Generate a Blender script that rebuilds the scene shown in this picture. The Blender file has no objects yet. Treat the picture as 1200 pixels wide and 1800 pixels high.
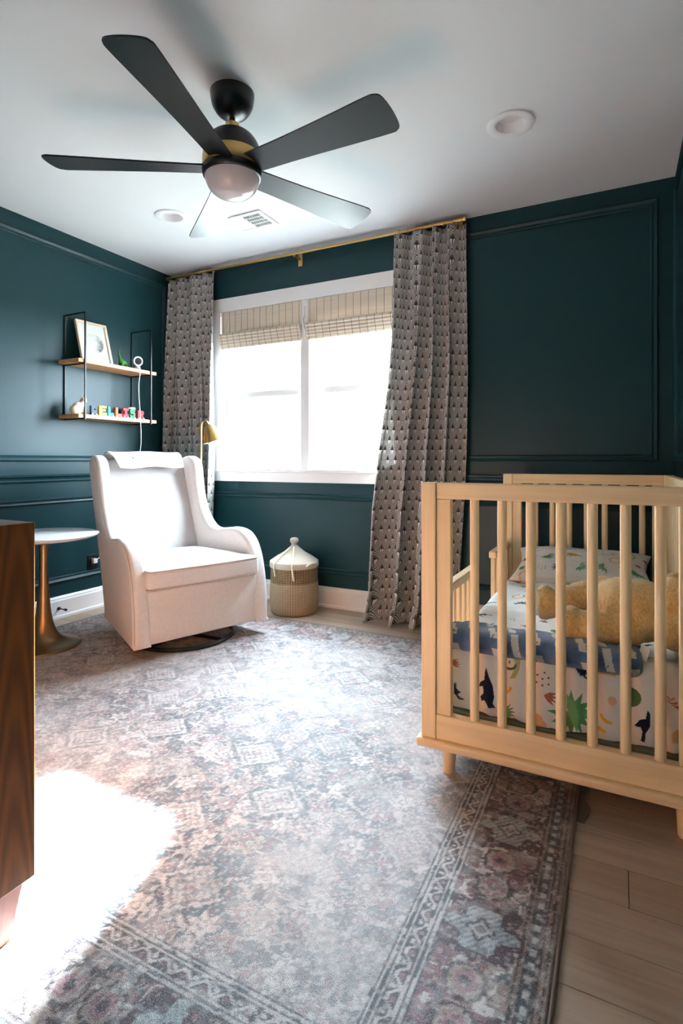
import bpy, math, random
import numpy as np
from mathutils import Vector

R = math.radians
SC = bpy.context.scene
COL = SC.collection
random.seed(7)
RNG = np.random.default_rng(11)

# ------------------------------------------------------------------ camera, world, light, exposure
cam_data = bpy.data.cameras.new('camera')
cam_data.sensor_fit = 'VERTICAL'
cam_data.sensor_height = 36.0
cam_data.lens = 960.7 / 1800 * 36
cam_data.shift_y = -90 / 1800
cam_data.clip_start = 0.05
cam = bpy.data.objects.new('camera', cam_data)
cam.location = (3.15, -3.26, 0.988)
cam.rotation_euler = (R(90), 0, R(27.01))
COL.objects.link(cam)
SC.camera = cam

world = bpy.data.worlds.new('overcast_sky')
SC.world = world
world.use_nodes = True
bg = world.node_tree.nodes['Background']
bg.inputs[0].default_value = (0.74, 0.87, 1.0, 1)
bg.inputs[1].default_value = 27.0

sun_data = bpy.data.lights.new('hazy_sun', 'SUN')
sun_data.energy = 130.0
sun_data.angle = R(4)
sun_data.color = (0.80, 0.92, 1.0)
sun = bpy.data.objects.new('hazy_sun', sun_data)
sun.rotation_euler = Vector((0.13, -1.0, -0.424)).to_track_quat('-Z', 'Y').to_euler()
sun.location = (1.2, 4, 4)
COL.objects.link(sun)

pd = bpy.data.lights.new('window_portal', 'AREA')
pd.shape = 'RECTANGLE'
pd.size = 1.46
pd.size_y = 1.18
pd.cycles.is_portal = True
po = bpy.data.objects.new('window_portal', pd)
po.location = (1.21, 0.17, 1.515)
po.rotation_euler = (R(-90), 0, 0)
COL.objects.link(po)

vs = SC.view_settings
vs.view_transform = 'Standard'
vs.look = 'None'
vs.gamma = 1.0
vs.use_curve_mapping = False
vs.exposure = 1.6
SC.cycles.max_bounces = 10
SC.cycles.diffuse_bounces = 6
SC.cycles.glossy_bounces = 4
SC.cycles.transparent_max_bounces = 8
SC.cycles.caustics_reflective = False
SC.cycles.caustics_refractive = False
SC.cycles.sample_clamp_indirect = 8.0


# ------------------------------------------------------------------ node helpers
def lin(r, g, b):
    f = lambda c: (c / 255 / 12.92) if c / 255 <= 0.04045 else ((c / 255 + 0.055) / 1.055) ** 2.4
    return (f(r), f(g), f(b), 1.0)


class X:
    """a float socket with operators, so patterns can be written as formulas"""
    def __init__(s, nt, sock):
        s.nt, s.s = nt, sock

    def op(s, o, *a):
        n = s.nt.nodes.new('ShaderNodeMath')
        n.operation = o
        for i, v in enumerate((s,) + a):
            if isinstance(v, X):
                s.nt.links.new(v.s, n.inputs[i])
            else:
                n.inputs[i].default_value = v
        return X(s.nt, n.outputs[0])

    def __add__(s, b): return s.op('ADD', b)
    def __radd__(s, b): return s.op('ADD', b)
    def __sub__(s, b): return s.op('SUBTRACT', b)
    def __rsub__(s, b): return (s * -1) + b
    def __mul__(s, b): return s.op('MULTIPLY', b)
    def __rmul__(s, b): return s.op('MULTIPLY', b)
    def __truediv__(s, b): return s.op('DIVIDE', b)
    def fract(s): return s.op('FRACT')
    def floor(s): return s.op('FLOOR')
    def abs(s): return s.op('ABSOLUTE')
    def sin(s): return s.op('SINE')
    def sqrt(s): return s.op('SQRT')
    def min(s, b): return s.op('MINIMUM', b)
    def max(s, b): return s.op('MAXIMUM', b)
    def lt(s, b): return s.op('LESS_THAN', b)
    def gt(s, b): return s.op('GREATER_THAN', b)
    def clamp(s): return s.max(0.0).min(1.0)
    def step(s, a, b): return ((s - a) * (1.0 / (b - a))).clamp()


class M:
    """one principled material with a few shortcuts"""
    def __init__(s, name, col=(0.8, 0.8, 0.8, 1), rough=0.6, metal=0.0, spec=0.5):
        s.m = bpy.data.materials.new(name)
        s.m.use_nodes = True
        s.nt = s.m.node_tree
        s.p = s.nt.nodes['Principled BSDF']
        s.out = s.nt.nodes['Material Output']
        s.p.inputs['Base Color'].default_value = col
        s.p.inputs['Roughness'].default_value = rough
        s.p.inputs['Metallic'].default_value = metal
        s.p.inputs['Specular IOR Level'].default_value = spec
        s._tc = None

    def tc(s, which='Object'):
        if s._tc is None:
            s._tc = s.nt.nodes.new('ShaderNodeTexCoord')
        return s._tc.outputs[which]

    def attr(s, name):
        n = s.nt.nodes.new('ShaderNodeAttribute')
        n.attribute_name = name
        return n

    def sep(s, vec):
        n = s.nt.nodes.new('ShaderNodeSeparateXYZ')
        s.nt.links.new(vec, n.inputs[0])
        return [X(s.nt, o) for o in n.outputs]

    def mapped(s, vec, scale):
        n = s.nt.nodes.new('ShaderNodeMapping')
        n.inputs['Scale'].default_value = scale
        s.nt.links.new(vec, n.inputs[0])
        return n.outputs[0]

    def noise(s, vec, scale, detail=3.0, rough=0.5, dist=0.0):
        n = s.nt.nodes.new('ShaderNodeTexNoise')
        n.inputs['Scale'].default_value = scale
        n.inputs['Detail'].default_value = detail
        n.inputs['Roughness'].default_value = rough
        n.inputs['Distortion'].default_value = dist
        s.nt.links.new(vec, n.inputs['Vector'])
        return X(s.nt, n.outputs[0])

    def random(s):
        n = s.nt.nodes.new('ShaderNodeObjectInfo')
        return X(s.nt, n.outputs['Random'])

    def mix(s, fac, a, b):
        n = s.nt.nodes.new('ShaderNodeMix')
        n.data_type = 'RGBA'
        for sock, v in ((n.inputs[0], fac), (n.inputs[6], a), (n.inputs[7], b)):
            if isinstance(v, X):
                s.nt.links.new(v.s, sock)
            elif isinstance(v, bpy.types.NodeSocket):
                s.nt.links.new(v, sock)
            else:
                sock.default_value = v
        return n.outputs[2]

    def base(s, sock):
        s.nt.links.new(sock, s.p.inputs['Base Color'])
        return s

    def rough(s, x):
        s.nt.links.new(x.s, s.p.inputs['Roughness'])
        return s

    def bump(s, x, strength=0.2, dist=0.002):
        n = s.nt.nodes.new('ShaderNodeBump')
        n.inputs['Strength'].default_value = strength
        n.inputs['Distance'].default_value = dist
        s.nt.links.new(x.s, n.inputs['Height'])
        s.nt.links.new(n.outputs[0], s.p.inputs['Normal'])
        return s

    def translucent(s, colsock, fac):
        t = s.nt.nodes.new('ShaderNodeBsdfTranslucent')
        mx = s.nt.nodes.new('ShaderNodeMixShader')
        mx.inputs[0].default_value = fac
        if isinstance(colsock, bpy.types.NodeSocket):
            s.nt.links.new(colsock, t.inputs[0])
        else:
            t.inputs[0].default_value = colsock
        s.nt.links.new(s.p.outputs[0], mx.inputs[1])
        s.nt.links.new(t.outputs[0], mx.inputs[2])
        s.nt.links.new(mx.outputs[0], s.out.inputs[0])
        return s


def simple(name, col, rough=0.6, metal=0.0, spec=0.5, bump=None):
    k = M(name, col, rough, metal, spec)
    if bump:
        k.bump(k.noise(k.tc(), bump[0], 4), bump[1], bump[2])
    return k.m


def wood(name, c1, c2, rough=0.45, axis=2, scale=1.0, contrast=(0.35, 0.65), coat=0.0):
    k = M(name, c1, rough)
    sc = [26 * scale] * 3
    sc[axis] = 1.6 * scale
    n = k.noise(k.mapped(k.tc(), sc), 1.0, 5, 0.6, 0.8)
    fine = [160 * scale] * 3
    fine[axis] = 6 * scale
    n2 = k.noise(k.mapped(k.tc(), fine), 1.0, 2)
    k.base(k.mix((n * 0.75 + n2 * 0.25).step(*contrast), c1, c2))
    k.p.inputs['Coat Weight'].default_value = coat
    return k.m


# ------------------------------------------------------------------ materials
def wall_paint():
    k = M('teal_wall_paint', lin(19, 56, 61), 0.42, 0, 0.3)
    k.bump(k.noise(k.tc(), 260, 3), 0.06, 0.001)
    return k.m


MAT = {}
MAT['teal'] = wall_paint()
MAT['ceiling'] = simple('white_ceiling_paint', lin(226, 228, 231), 0.85, 0, 0.3, (180, 0.08, 0.001))
MAT['white'] = simple('white_trim_paint', lin(240, 239, 238), 0.38)
MAT['plastic_white'] = simple('white_plastic', lin(238, 238, 240), 0.35)
MAT['black'] = simple('matte_black_paint', lin(12, 13, 15), 0.36)
MAT['black_metal'] = simple('black_metal', lin(14, 16, 20), 0.35)
MAT['blade'] = simple('satin_black_blade', lin(11, 13, 16), 0.34, 0, 0.42)
MAT['brass'] = simple('brushed_brass', lin(212, 176, 112), 0.34, 1.0)
MAT['brass_dark'] = simple('aged_brass', lin(160, 128, 90), 0.36, 1.0)
MAT['dark'] = simple('shade_and_lens_black', lin(14, 14, 15), 0.8)
MAT['maple'] = wood('maple_upright', lin(243, 218, 174), lin(231, 200, 153), 0.42, 2, 1.0)
MAT['maple_x'] = wood('maple_crossways', lin(243, 218, 174), lin(229, 197, 150), 0.42, 0, 1.0)
MAT['maple_y'] = wood('maple_lengthways', lin(243, 218, 174), lin(229, 197, 150), 0.42, 1, 1.0)
MAT['shelf_wood'] = wood('oak_shelf', lin(214, 164, 116), lin(188, 134, 88), 0.5, 1, 1.4)
MAT['frame_wood'] = simple('pale_frame_wood', lin(226, 208, 186), 0.5)
MAT['paper'] = simple('white_paper', lin(232, 234, 232), 0.7)


def walnut():
    k = M('walnut_veneer', lin(120, 66, 30), 0.32)
    x, y, z = k.sep(k.tc())
    w = k.noise(k.mapped(k.tc(), (2, 3.0, 1.1)), 1.0, 3, 0.5, 0.6)
    # cathedral arches: rings of a stretched paraboloid, disturbed by noise
    yy = y - 0.215 + (w - 0.5) * 0.03
    r = yy * yy * 1100 + z * 7.0 + w * 1.6
    ring = ((r * 6.2831).sin() * 0.5 + 0.5)
    fine = k.noise(k.mapped(k.tc(), (220, 220, 5)), 1.0, 2)
    tone = k.noise(k.mapped(k.tc(), (3, 8, 1.2)), 1.0, 2)
    k.base(k.mix((ring * 0.45 + fine * 0.35 + tone * 0.4 - 0.15).clamp(), lin(84, 46, 20), lin(146, 86, 38)))
    return k.m


MAT['walnut'] = walnut()
MAT['walnut_leg'] = wood('walnut_leg', lin(158, 88, 58), lin(128, 66, 42), 0.4, 2, 1.0)


def upholstery(name, c, c2, scale=900):
    k = M(name, c, 0.9, 0, 0.25)
    x, y, z = k.sep(k.tc())
    n = k.noise(k.tc(), scale, 2)
    n2 = k.noise(k.tc(), 60, 3)
    k.base(k.mix((n * 0.7 + n2 * 0.3).step(0.38, 0.62), c, c2))
    k.bump(n, 0.25, 0.001)
    k.p.inputs['Sheen Weight'].default_value = 0.25
    return k.m


MAT['linen'] = upholstery('oatmeal_linen', lin(224, 219, 216), lin(210, 203, 199))
MAT['linen_dimmed'] = upholstery('oatmeal_linen_dimmed', lin(196, 194, 193), lin(184, 181, 180))  # same linen, colour lowered so the bright backrest does not blow out
MAT['piping'] = simple('linen_piping', lin(176, 158, 148), 0.9)
MAT['cloth_white'] = upholstery('white_quilted_cotton', lin(236, 232, 230), lin(226, 220, 218), 500)


def floor_planks():
    k = M('pale_oak_floor', lin(190, 165, 140), 0.42)
    n = k.noise(k.mapped(k.tc(), (2.0, 30, 30)), 1.0, 5, 0.6, 1.0)
    rnd = k.random()
    a = k.mix(n.step(0.3, 0.7), lin(196, 178, 160), lin(170, 150, 132))
    k.base(k.mix((rnd * 0.55).clamp(), a, lin(150, 122, 98)))
    k.bump(n, 0.05, 0.001)
    return k.m


MAT['floor'] = floor_planks()


def curtain_fabric():
    k = M('geometric_print_linen', lin(120, 110, 104), 0.9, 0, 0.2)
    u, v, _ = k.sep(k.attr('pat').outputs['Vector'])
    a = u * (1 / 0.056)
    b = v * (1 / 0.124)
    wob = (k.noise(k.attr('pat').outputs['Vector'], 90, 2) - 0.5) * 0.05
    p = (a + b + wob).fract()
    q = (a - b + wob).fract()
    e = p.min(1.0 - p).min(q.min(1.0 - q))          # distance to the rhombus edge, 0 .. 0.5
    lx = (p + q) * 0.5 - 0.5
    ly = (p - q) * 0.5
    lines = (e.gt(0.03) * e.lt(0.095)).max(e.gt(0.145) * e.lt(0.20))
    tri = ly.lt(0.0) * ly.gt(-0.25) * (lx.abs() - (ly * 0.70 + 0.205)).lt(0.0) * lx.abs().gt(0.03)
    spade = ly.gt(0.02) * (lx.abs() + ly * 0.62 - 0.13).lt(0.0)
    stem = lx.abs().lt(0.022) * ly.gt(-0.2) * ly.lt(0.1)
    weave = k.noise(k.attr('pat').outputs['Vector'], 1500, 1)
    c = k.mix(lines, lin(92, 88, 87), lin(224, 222, 218))
    c = k.mix(e.gt(0.24), c, lin(134, 129, 126))
    c = k.mix(spade.max(stem), c, lin(56, 52, 54))
    c = k.mix(tri, c, lin(250, 248, 244))
    c = k.mix((weave.step(0.35, 0.65) * 0.2), c, lin(112, 108, 106))
    k.base(c)
    k.translucent(c, 0.12)
    return k.m


MAT['curtain'] = curtain_fabric()


def woven_shade():
    k = M('woven_grass', lin(206, 188, 160), 0.8, 0, 0.2)
    x, y, z = k.sep(k.tc())
    reed = k.noise(k.mapped(k.tc(), (3, 3, 420)), 1.0, 2)
    stitch = ((x * (1 / 0.055)).fract() - 0.5).abs().gt(0.455)
    stitch2 = ((x * (1 / 0.0137)).fract() - 0.5).abs().gt(0.46) * 0.35
    c = k.mix(reed.step(0.3, 0.7), lin(232, 220, 204), lin(208, 192, 172))
    c = k.mix(stitch.max(stitch2), c, lin(150, 134, 116))
    k.base(c)
    k.bump(reed, 0.4, 0.002)
    k.translucent(lin(214, 204, 190), 0.05)
    return k.m


MAT['shade'] = woven_shade()


def basket_weave(name, light, dark, cell=(46, 0.0105), amount=1.0):
    k = M(name, light, 0.85, 0, 0.2)
    u, v, _ = k.sep(k.attr('pat').outputs['Vector'])
    row = (v * (1 / cell[1]))
    col = u * cell[0]
    hy = (row.fract() - 0.5).abs()
    hx = (col.fract() - 0.5).abs()
    gap = hx.gt(0.30).max(hy.gt(0.36))
    n = k.noise(k.attr('pat').outputs['Vector'], 60, 3)
    c = k.mix(gap * amount, light, dark)
    c = k.mix((n * 0.25).clamp(), c, dark)
    k.base(c)
    k.bump(0.5 - hx.max(hy), 0.9, 0.006)
    return k.m


MAT['basket_low'] = basket_weave('seagrass_lower', lin(214, 192, 162), lin(122, 92, 62), amount=0.85)
MAT['basket_high'] = basket_weave('seagrass_upper', lin(206, 176, 134), lin(58, 36, 22))
MAT['basket_lid'] = basket_weave('pale_palm_weave', lin(228, 220, 206), lin(176, 164, 146), (60, 0.0085), 0.7)
MAT['tassel'] = simple('pale_raffia', lin(226, 206, 180), 0.9)


def glass():
    m = bpy.data.materials.new('window_glass')
    m.use_nodes = True
    nt = m.node_tree
    nt.nodes.remove(nt.nodes['Principled BSDF'])
    t = nt.nodes.new('ShaderNodeBsdfTransparent')
    t.inputs[0].default_value = (0.97, 0.98, 0.98, 1)
    g = nt.nodes.new('ShaderNodeBsdfGlossy')
    g.inputs['Roughness'].default_value = 0.02
    mx = nt.nodes.new('ShaderNodeMixShader')
    mx.inputs[0].default_value = 0.06
    nt.links.new(t.outputs[0], mx.inputs[1])
    nt.links.new(g.outputs[0], mx.inputs[2])
    nt.links.new(mx.outputs[0], nt.nodes['Material Output'].inputs[0])
    return m


MAT['glass'] = glass()
k = M('frosted_globe', lin(236, 228, 230), 0.25, 0, 0.5)
k.p.inputs['Subsurface Weight'].default_value = 0.0
k.p.inputs['Coat Weight'].default_value = 0.5
k.translucent(lin(236, 228, 230), 0.3)
MAT['globe'] = k.m
MAT['lens'] = simple('frosted_lens', lin(226, 226, 232), 0.4)


def vcol(name, rough=0.9, scale=700, amt=0.16, bump=(0.3, 0.002), stretch=(1, 1, 1), spec=0.2):
    k = M(name, (0.5, 0.5, 0.5, 1), rough, 0, spec)
    c = k.attr('Col').outputs['Color']
    n = k.noise(k.mapped(k.tc(), stretch), scale, 2)
    dark = k.mix(n.step(0.3, 0.7) * amt, c, (0.03, 0.025, 0.03, 1))
    k.base(dark)
    k.bump(n, *bump)
    return k


k = M('distressed_rug_pile', (0.5, 0.5, 0.5, 1), 0.5, 0, 0.38)
c = k.attr('Col').outputs['Color']
n1 = k.noise(k.mapped(k.tc(), (1, 0.75, 1)), 560, 1)
n2 = k.noise(k.tc(), 150, 3)
cc = k.mix(n1.step(0.50, 0.66) * 0.46, c, lin(34, 32, 40))
cc = k.mix((1.0 - n1).step(0.50, 0.66) * 0.22, cc, lin(206, 202, 200))
k.base(cc)
k.bump(n1 * 0.7 + n2 * 0.3, 0.5, 0.0022)
k.p.inputs['Sheen Weight'].default_value = 0.5
k.p.inputs['Sheen Roughness'].default_value = 0.35
MAT['rug'] = k.m
MAT['rug_edge'] = simple('rug_binding', lin(122, 106, 98), 0.9, 0, 0.2, (600, 0.5, 0.002))
MAT['rug_pad'] = simple('grey_rug_pad', lin(120, 112, 100), 0.9, 0, 0.2, (200, 0.6, 0.003))
MAT['print'] = vcol('printed_muslin', 0.9, 1400, 0.05, (0.15, 0.001)).m
k = vcol('fuzzy_blanket', 0.95, 520, 0.3, (0.9, 0.006))
k.p.inputs['Sheen Weight'].default_value = 0.6
MAT['blanket'] = k.m
k = M('honey_plush', lin(206, 160, 92), 0.95, 0, 0.15)
n = k.noise(k.mapped(k.tc(), (1, 1, 0.6)), 170, 4, 0.65)
n2 = k.noise(k.tc(), 14, 3)
k.base(k.mix((n * 0.6 + n2 * 0.4).step(0.35, 0.68), lin(204, 150, 78), lin(246, 210, 148)))
k.bump(n, 0.9, 0.012)
k.p.inputs['Sheen Weight'].default_value = 0.5
MAT['plush'] = k.m
MAT['plush_lit'] = simple('painted_lit_plush', lin(238, 222, 198), 0.95, 0, 0.15, (200, 0.8, 0.008))
for n_, c_ in dict(yellow=(240, 206, 70), blue=(60, 170, 226), orange=(238, 92, 54), red=(222, 44, 56), green=(20, 138, 92),
                   navy=(52, 66, 96), dino=(52, 120, 48), mug=(226, 226, 214)).items():
    MAT[n_] = simple(n_ + '_paint', lin(*c_), 0.55, 0, 0.3)
MAT['cat'] = simple('cream_stoneware', lin(226, 208, 182), 0.45, 0, 0.5, (40, 0.2, 0.003))
MAT['mattress'] = simple('mattress_ticking', lin(206, 204, 186), 0.9)
MAT['base_board'] = simple('mattress_board', lin(120, 124, 104), 0.8)
MAT['stone'] = simple('white_stone_top', lin(232, 230, 232), 0.25)


def moon_print():
    k = M('moon_print', lin(232, 234, 232), 0.6)
    x, y, z = k.sep(k.tc())
    yy = y - 0.0
    zz = z - 0.145
    r = (yy * yy + zz * zz).sqrt()
    inside = (0.070 - r).step(0.0, 0.004)
    limb = (yy * 11 - zz * 3.0 + 0.30).clamp()
    n = k.noise(k.tc(), 34, 4, 0.6)
    sea = (n * limb * 1.6).step(0.25, 0.9)
    c = k.mix(inside, lin(230, 233, 232), lin(212, 213, 208))
    c = k.mix(inside * sea, c, lin(92, 90, 86))
    k.base(c)
    return k.m


MAT['moon'] = moon_print()


# ------------------------------------------------------------------ mesh helpers
class MB:
    def __init__(s):
        s.v, s.f, s.at = [], [], []

    def add(s, verts, faces, pat=None):
        o = len(s.v)
        s.v += [tuple(p) for p in verts]
        s.f += [tuple(i + o for i in f) for f in faces]
        s.at += list(pat) if pat is not None else [(0, 0, 0)] * len(verts)
        return s

    def box(s, x0, x1, y0, y1, z0, z1):
        v = [(x, y, z) for z in (z0, z1) for y in (y0, y1) for x in (x0, x1)]
        return s.add(v, [(0, 2, 3, 1), (4, 5, 7, 6), (0, 1, 5, 4), (2, 6, 7, 3), (0, 4, 6, 2), (1, 3, 7, 5)])

    def rbox(s, x0, x1, y0, y1, z0, z1, r=0.004, seg=2, n=(1, 1, 1), fn=None):
        """box with rounded edges; n = extra subdivisions of the flats; fn deforms points (array) afterwards"""
        lo = np.array((x0, y0, z0)); hi = np.array((x1, y1, z1))
        r = min(r, *(0.499 * (hi - lo)))
        ax = []
        for d in range(3):
            a = [lo[d] + r * t / seg for t in range(seg)]
            a += list(np.linspace(lo[d] + r, hi[d] - r, n[d] + 1))
            a += [hi[d] - r + r * (t + 1) / seg for t in range(seg)]
            ax.append(np.array(a))
        N = [len(a) for a in ax]
        idx, pts, faces = {}, [], []

        def vid(i, j, k_):
            key = (i, j, k_)
            if key not in idx:
                idx[key] = len(pts)
                pts.append((ax[0][i], ax[1][j], ax[2][k_]))
            return idx[key]
        for k_ in (0, N[2] - 1):
            for i in range(N[0] - 1):
                for j in range(N[1] - 1):
                    q = [vid(i, j, k_), vid(i + 1, j, k_), vid(i + 1, j + 1, k_), vid(i, j + 1, k_)]
                    faces.append(q if k_ else q[::-1])
        for j in (0, N[1] - 1):
            for i in range(N[0] - 1):
                for k_ in range(N[2] - 1):
                    q = [vid(i, j, k_), vid(i + 1, j, k_), vid(i + 1, j, k_ + 1), vid(i, j, k_ + 1)]
                    faces.append(q[::-1] if j else q)
        for i in (0, N[0] - 1):
            for j in range(N[1] - 1):
                for k_ in range(N[2] - 1):
                    q = [vid(i, j, k_), vid(i, j + 1, k_), vid(i, j + 1, k_ + 1), vid(i, j, k_ + 1)]
                    faces.append(q if i else q[::-1])
        P = np.array(pts)
        inner = np.clip(P, lo + r, hi - r)
        d = P - inner
        # square corner grid -> sphere
        L = np.linalg.norm(d, axis=1)
        mx = np.abs(d).max(axis=1)
        ok = L > 1e-9
        P[ok] = inner[ok] + d[ok] / L[ok, None] * np.where(mx[ok] > 0, r, 0)[:, None]
        if fn is not None:
            P = fn(P)
        return s.add(P.tolist(), faces)

    def lathe(s, prof, n=48, c=(0, 0, 0), cap=True):
        """profile of (radius, z); pat = (angle share, length along profile, 0)"""
        v, f, pat = [], [], []
        L = 0
        for i, (r, z) in enumerate(prof):
            if i:
                L += math.hypot(r - prof[i - 1][0], z - prof[i - 1][1])
            for j in range(n):
                a = 2 * math.pi * j / n
                v.append((c[0] + r * math.cos(a), c[1] + r * math.sin(a), c[2] + z))
                pat.append((min(j, n - j) / n * 2, L, 0))
        for i in range(len(prof) - 1):
            for j in range(n):
                k_ = (j + 1) % n
                f.append((i * n + j, i * n + k_, (i + 1) * n + k_, (i + 1) * n + j))
        if cap:
            f.append(tuple(range(n))[::-1])
            f.append(tuple((len(prof) - 1) * n + j for j in range(n)))
        return s.add(v, f, pat)

    def tube(s, pts, r, n=12, closed=False, cap=True):
        P = [Vector(p) for p in pts]
        m = len(P)
        rr = r if hasattr(r, '__len__') else [r] * m
        v, f = [], []
        up = None
        for i in range(m):
            if closed:
                t = (P[(i + 1) % m] - P[i - 1]).normalized()
            else:
                t = (P[min(i + 1, m - 1)] - P[max(i - 1, 0)]).normalized()
            if up is None:
                up = Vector((0, 0, 1)) if abs(t.z) < 0.9 else Vector((1, 0, 0))
            a = up - t * up.dot(t)
            if a.length < 1e-6:
                a = t.orthogonal()
            a.normalize()
            up = a
            b = t.cross(a)
            for j in range(n):
                w = 2 * math.pi * j / n
                v.append(P[i] + (a * math.cos(w) + b * math.sin(w)) * rr[i])
        for i in range(m if closed else m - 1):
            i2 = (i + 1) % m
            for j in range(n):
                k_ = (j + 1) % n
                f.append((i * n + j, i * n + k_, i2 * n + k_, i2 * n + j))
        if cap and not closed:
            f.append(tuple(range(n))[::-1])
            f.append(tuple((m - 1) * n + j for j in range(n)))
        return s.add(v, f)

    def prism(s, poly, d0, d1, axes='xz', ):
        """extrude a 2-D polygon; axes names the plane, the third axis runs d0..d1"""
        o = {'xz': lambda a, b, d: (a, d, b), 'yz': lambda a, b, d: (d, a, b), 'xy': lambda a, b, d: (a, b, d)}[axes]
        n = len(poly)
        v = [o(a, b, d0) for a, b in poly] + [o(a, b, d1) for a, b in poly]
        f = [tuple(range(n))[::-1], tuple(range(n, 2 * n))]
        f += [(i, (i + 1) % n, n + (i + 1) % n, n + i) for i in range(n)]
        return s.add(v, f)

    def ball(s, c, r, n=16, m=10, rot=None):
        r = r if hasattr(r, '__len__') else (r, r, r)
        v, f = [], []
        for i in range(m + 1):
            th = math.pi * i / m
            for j in range(n):
                a = 2 * math.pi * j / n
                p = Vector((r[0] * math.sin(th) * math.cos(a), r[1] * math.sin(th) * math.sin(a), r[2] * math.cos(th)))
                if rot is not None:
                    p.rotate(rot)
                v.append(p + Vector(c))
        for i in range(m):
            for j in range(n):
                k_ = (j + 1) % n
                f.append((i * n + j, (i + 1) * n + j, (i + 1) * n + k_, i * n + k_))
        return s.add(v, f)

    def build(s, name, mat, parent=None, smooth=False, pat=False, colors=None, angle=35):
        me = bpy.data.meshes.new(name)
        me.from_pydata(s.v, [], s.f)
        if pat:
            a = me.attributes.new('pat', 'FLOAT_VECTOR', 'POINT')
            a.data.foreach_set('vector', np.array(s.at, 'f').ravel())
        if colors is not None:
            a = me.attributes.new('Col', 'FLOAT_COLOR', 'POINT')
            c4 = np.ones((len(s.v), 4), 'f')
            c4[:, :3] = colors
            a.data.foreach_set('color', c4.ravel())
        fix_normals(me)
        if smooth:
            me.shade_smooth()
            if angle:
                me.set_sharp_from_angle(angle=R(angle))
        me.materials.append(MAT[mat] if isinstance(mat, str) else mat)
        o = bpy.data.objects.new(name, me)
        COL.objects.link(o)
        if parent is not None:
            o.parent = parent
        return o


def fix_normals(me):
    import bmesh
    b = bmesh.new()
    b.from_mesh(me)
    if len(b.verts) < 60000:
        bmesh.ops.recalc_face_normals(b, faces=b.faces)
        b.to_mesh(me)
    b.free()


def tag(o, label, cat, group=None):
    o['label'] = label
    o['category'] = cat
    if group:
        o['group'] = group
    return o


def thing(name, label, cat, loc=(0, 0, 0), rz=0.0, group=None):
    o = bpy.data.objects.new(name, None)
    o.empty_display_size = 0.05
    COL.objects.link(o)
    o.location = loc
    o.rotation_euler = (0, 0, rz)
    return tag(o, label, cat, group)


def struct(o):
    o['kind'] = 'structure'
    return o


def struct_root(name):
    o = bpy.data.objects.new(name, None)
    o.empty_display_size = 0.05
    COL.objects.link(o)
    return struct(o)


def copy_part(o, parent, loc=None):
    c_ = o.copy()
    COL.objects.link(c_)
    c_.parent = parent
    if loc is not None:
        c_.location = loc
    return c_


def spline(pts, n=8, closed=False):
    P = np.array(pts, float)
    m = len(P)
    out = []
    for i in range(m if closed else m - 1):
        if closed:
            a, b, c_, d = P[i - 1], P[i], P[(i + 1) % m], P[(i + 2) % m]
        else:
            a, b, c_, d = P[max(i - 1, 0)], P[i], P[i + 1], P[min(i + 2, m - 1)]
        for t in np.arange(n) / n:
            out.append(0.5 * ((2 * b) + (c_ - a) * t + (2 * a - 5 * b + 4 * c_ - d) * t * t + (-a + 3 * b - 3 * c_ + d) * t ** 3))
    if not closed:
        out.append(P[-1])
    return np.array(out)


_lat = {}


def vnoise(x, y, scale, seed=0):
    """smooth value noise in 0..1"""
    if seed not in _lat:
        _lat[seed] = np.random.default_rng(seed + 100).random((257, 257))
    g = _lat[seed]
    x = np.asarray(x) * scale + 1000.3
    y = np.asarray(y) * scale + 1000.7
    xi = np.floor(x).astype(int); yi = np.floor(y).astype(int)
    fx = x - xi; fy = y - yi
    fx = fx * fx * (3 - 2 * fx); fy = fy * fy * (3 - 2 * fy)
    a = g[xi % 256, yi % 256]; b = g[(xi + 1) % 256, yi % 256]
    c_ = g[xi % 256, (yi + 1) % 256]; d = g[(xi + 1) % 256, (yi + 1) % 256]
    return (a * (1 - fx) + b * fx) * (1 - fy) + (c_ * (1 - fx) + d * fx) * fy


def fbm(x, y, scale, seed=0, octv=3):
    t = 0; w = 0.5; s_ = 0
    for k_ in range(octv):
        t = t + w * vnoise(x, y, scale * 2 ** k_, seed + k_)
        s_ += w
        w *= 0.5
    return t / s_


# ------------------------------------------------------------------ the room
W, D, H = 3.40, 4.10, 2.44          # width, depth (back wall at y = 0), height
T = 0.15
WX0, WX1, WZ0, WZ1 = 0.48, 1.94, 0.925, 2.10   # window opening
MX0, MX1 = 1.177, 1.246                        # mullion between the two sashes

wall_left = struct(MB().box(-T, 0, -D - T, T, -0.05, H + 0.05).build('wall_left', 'teal'))
wall_right = struct(MB().box(W, W + T, -D - T, T, -0.05, H + 0.05).build('wall_right', 'teal'))
b = MB()
b.box(0, WX0, 0, T, -0.05, H + 0.05).box(WX1, W, 0, T, -0.05, H + 0.05)
b.box(WX0, WX1, 0, T, -0.05, WZ0).box(WX0, WX1, 0, T, WZ1, H + 0.05)
wall_back = struct(b.build('wall_back', 'teal'))
wall_front = struct(MB().box(0, W, -D - T, -D, -0.05, H + 0.05).build('wall_front', 'teal'))

# ceiling with two round openings for the recessed lights
LIGHTS = [(2.729, -0.83), (0.775, -0.821)]
LR = 0.063
import bmesh
bm = bmesh.new()
edges = []


def loop(pts):
    vs_ = [bm.verts.new(p) for p in pts]
    for i in range(len(vs_)):
        edges.append(bm.edges.new((vs_[i], vs_[(i + 1) % len(vs_)])))


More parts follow.
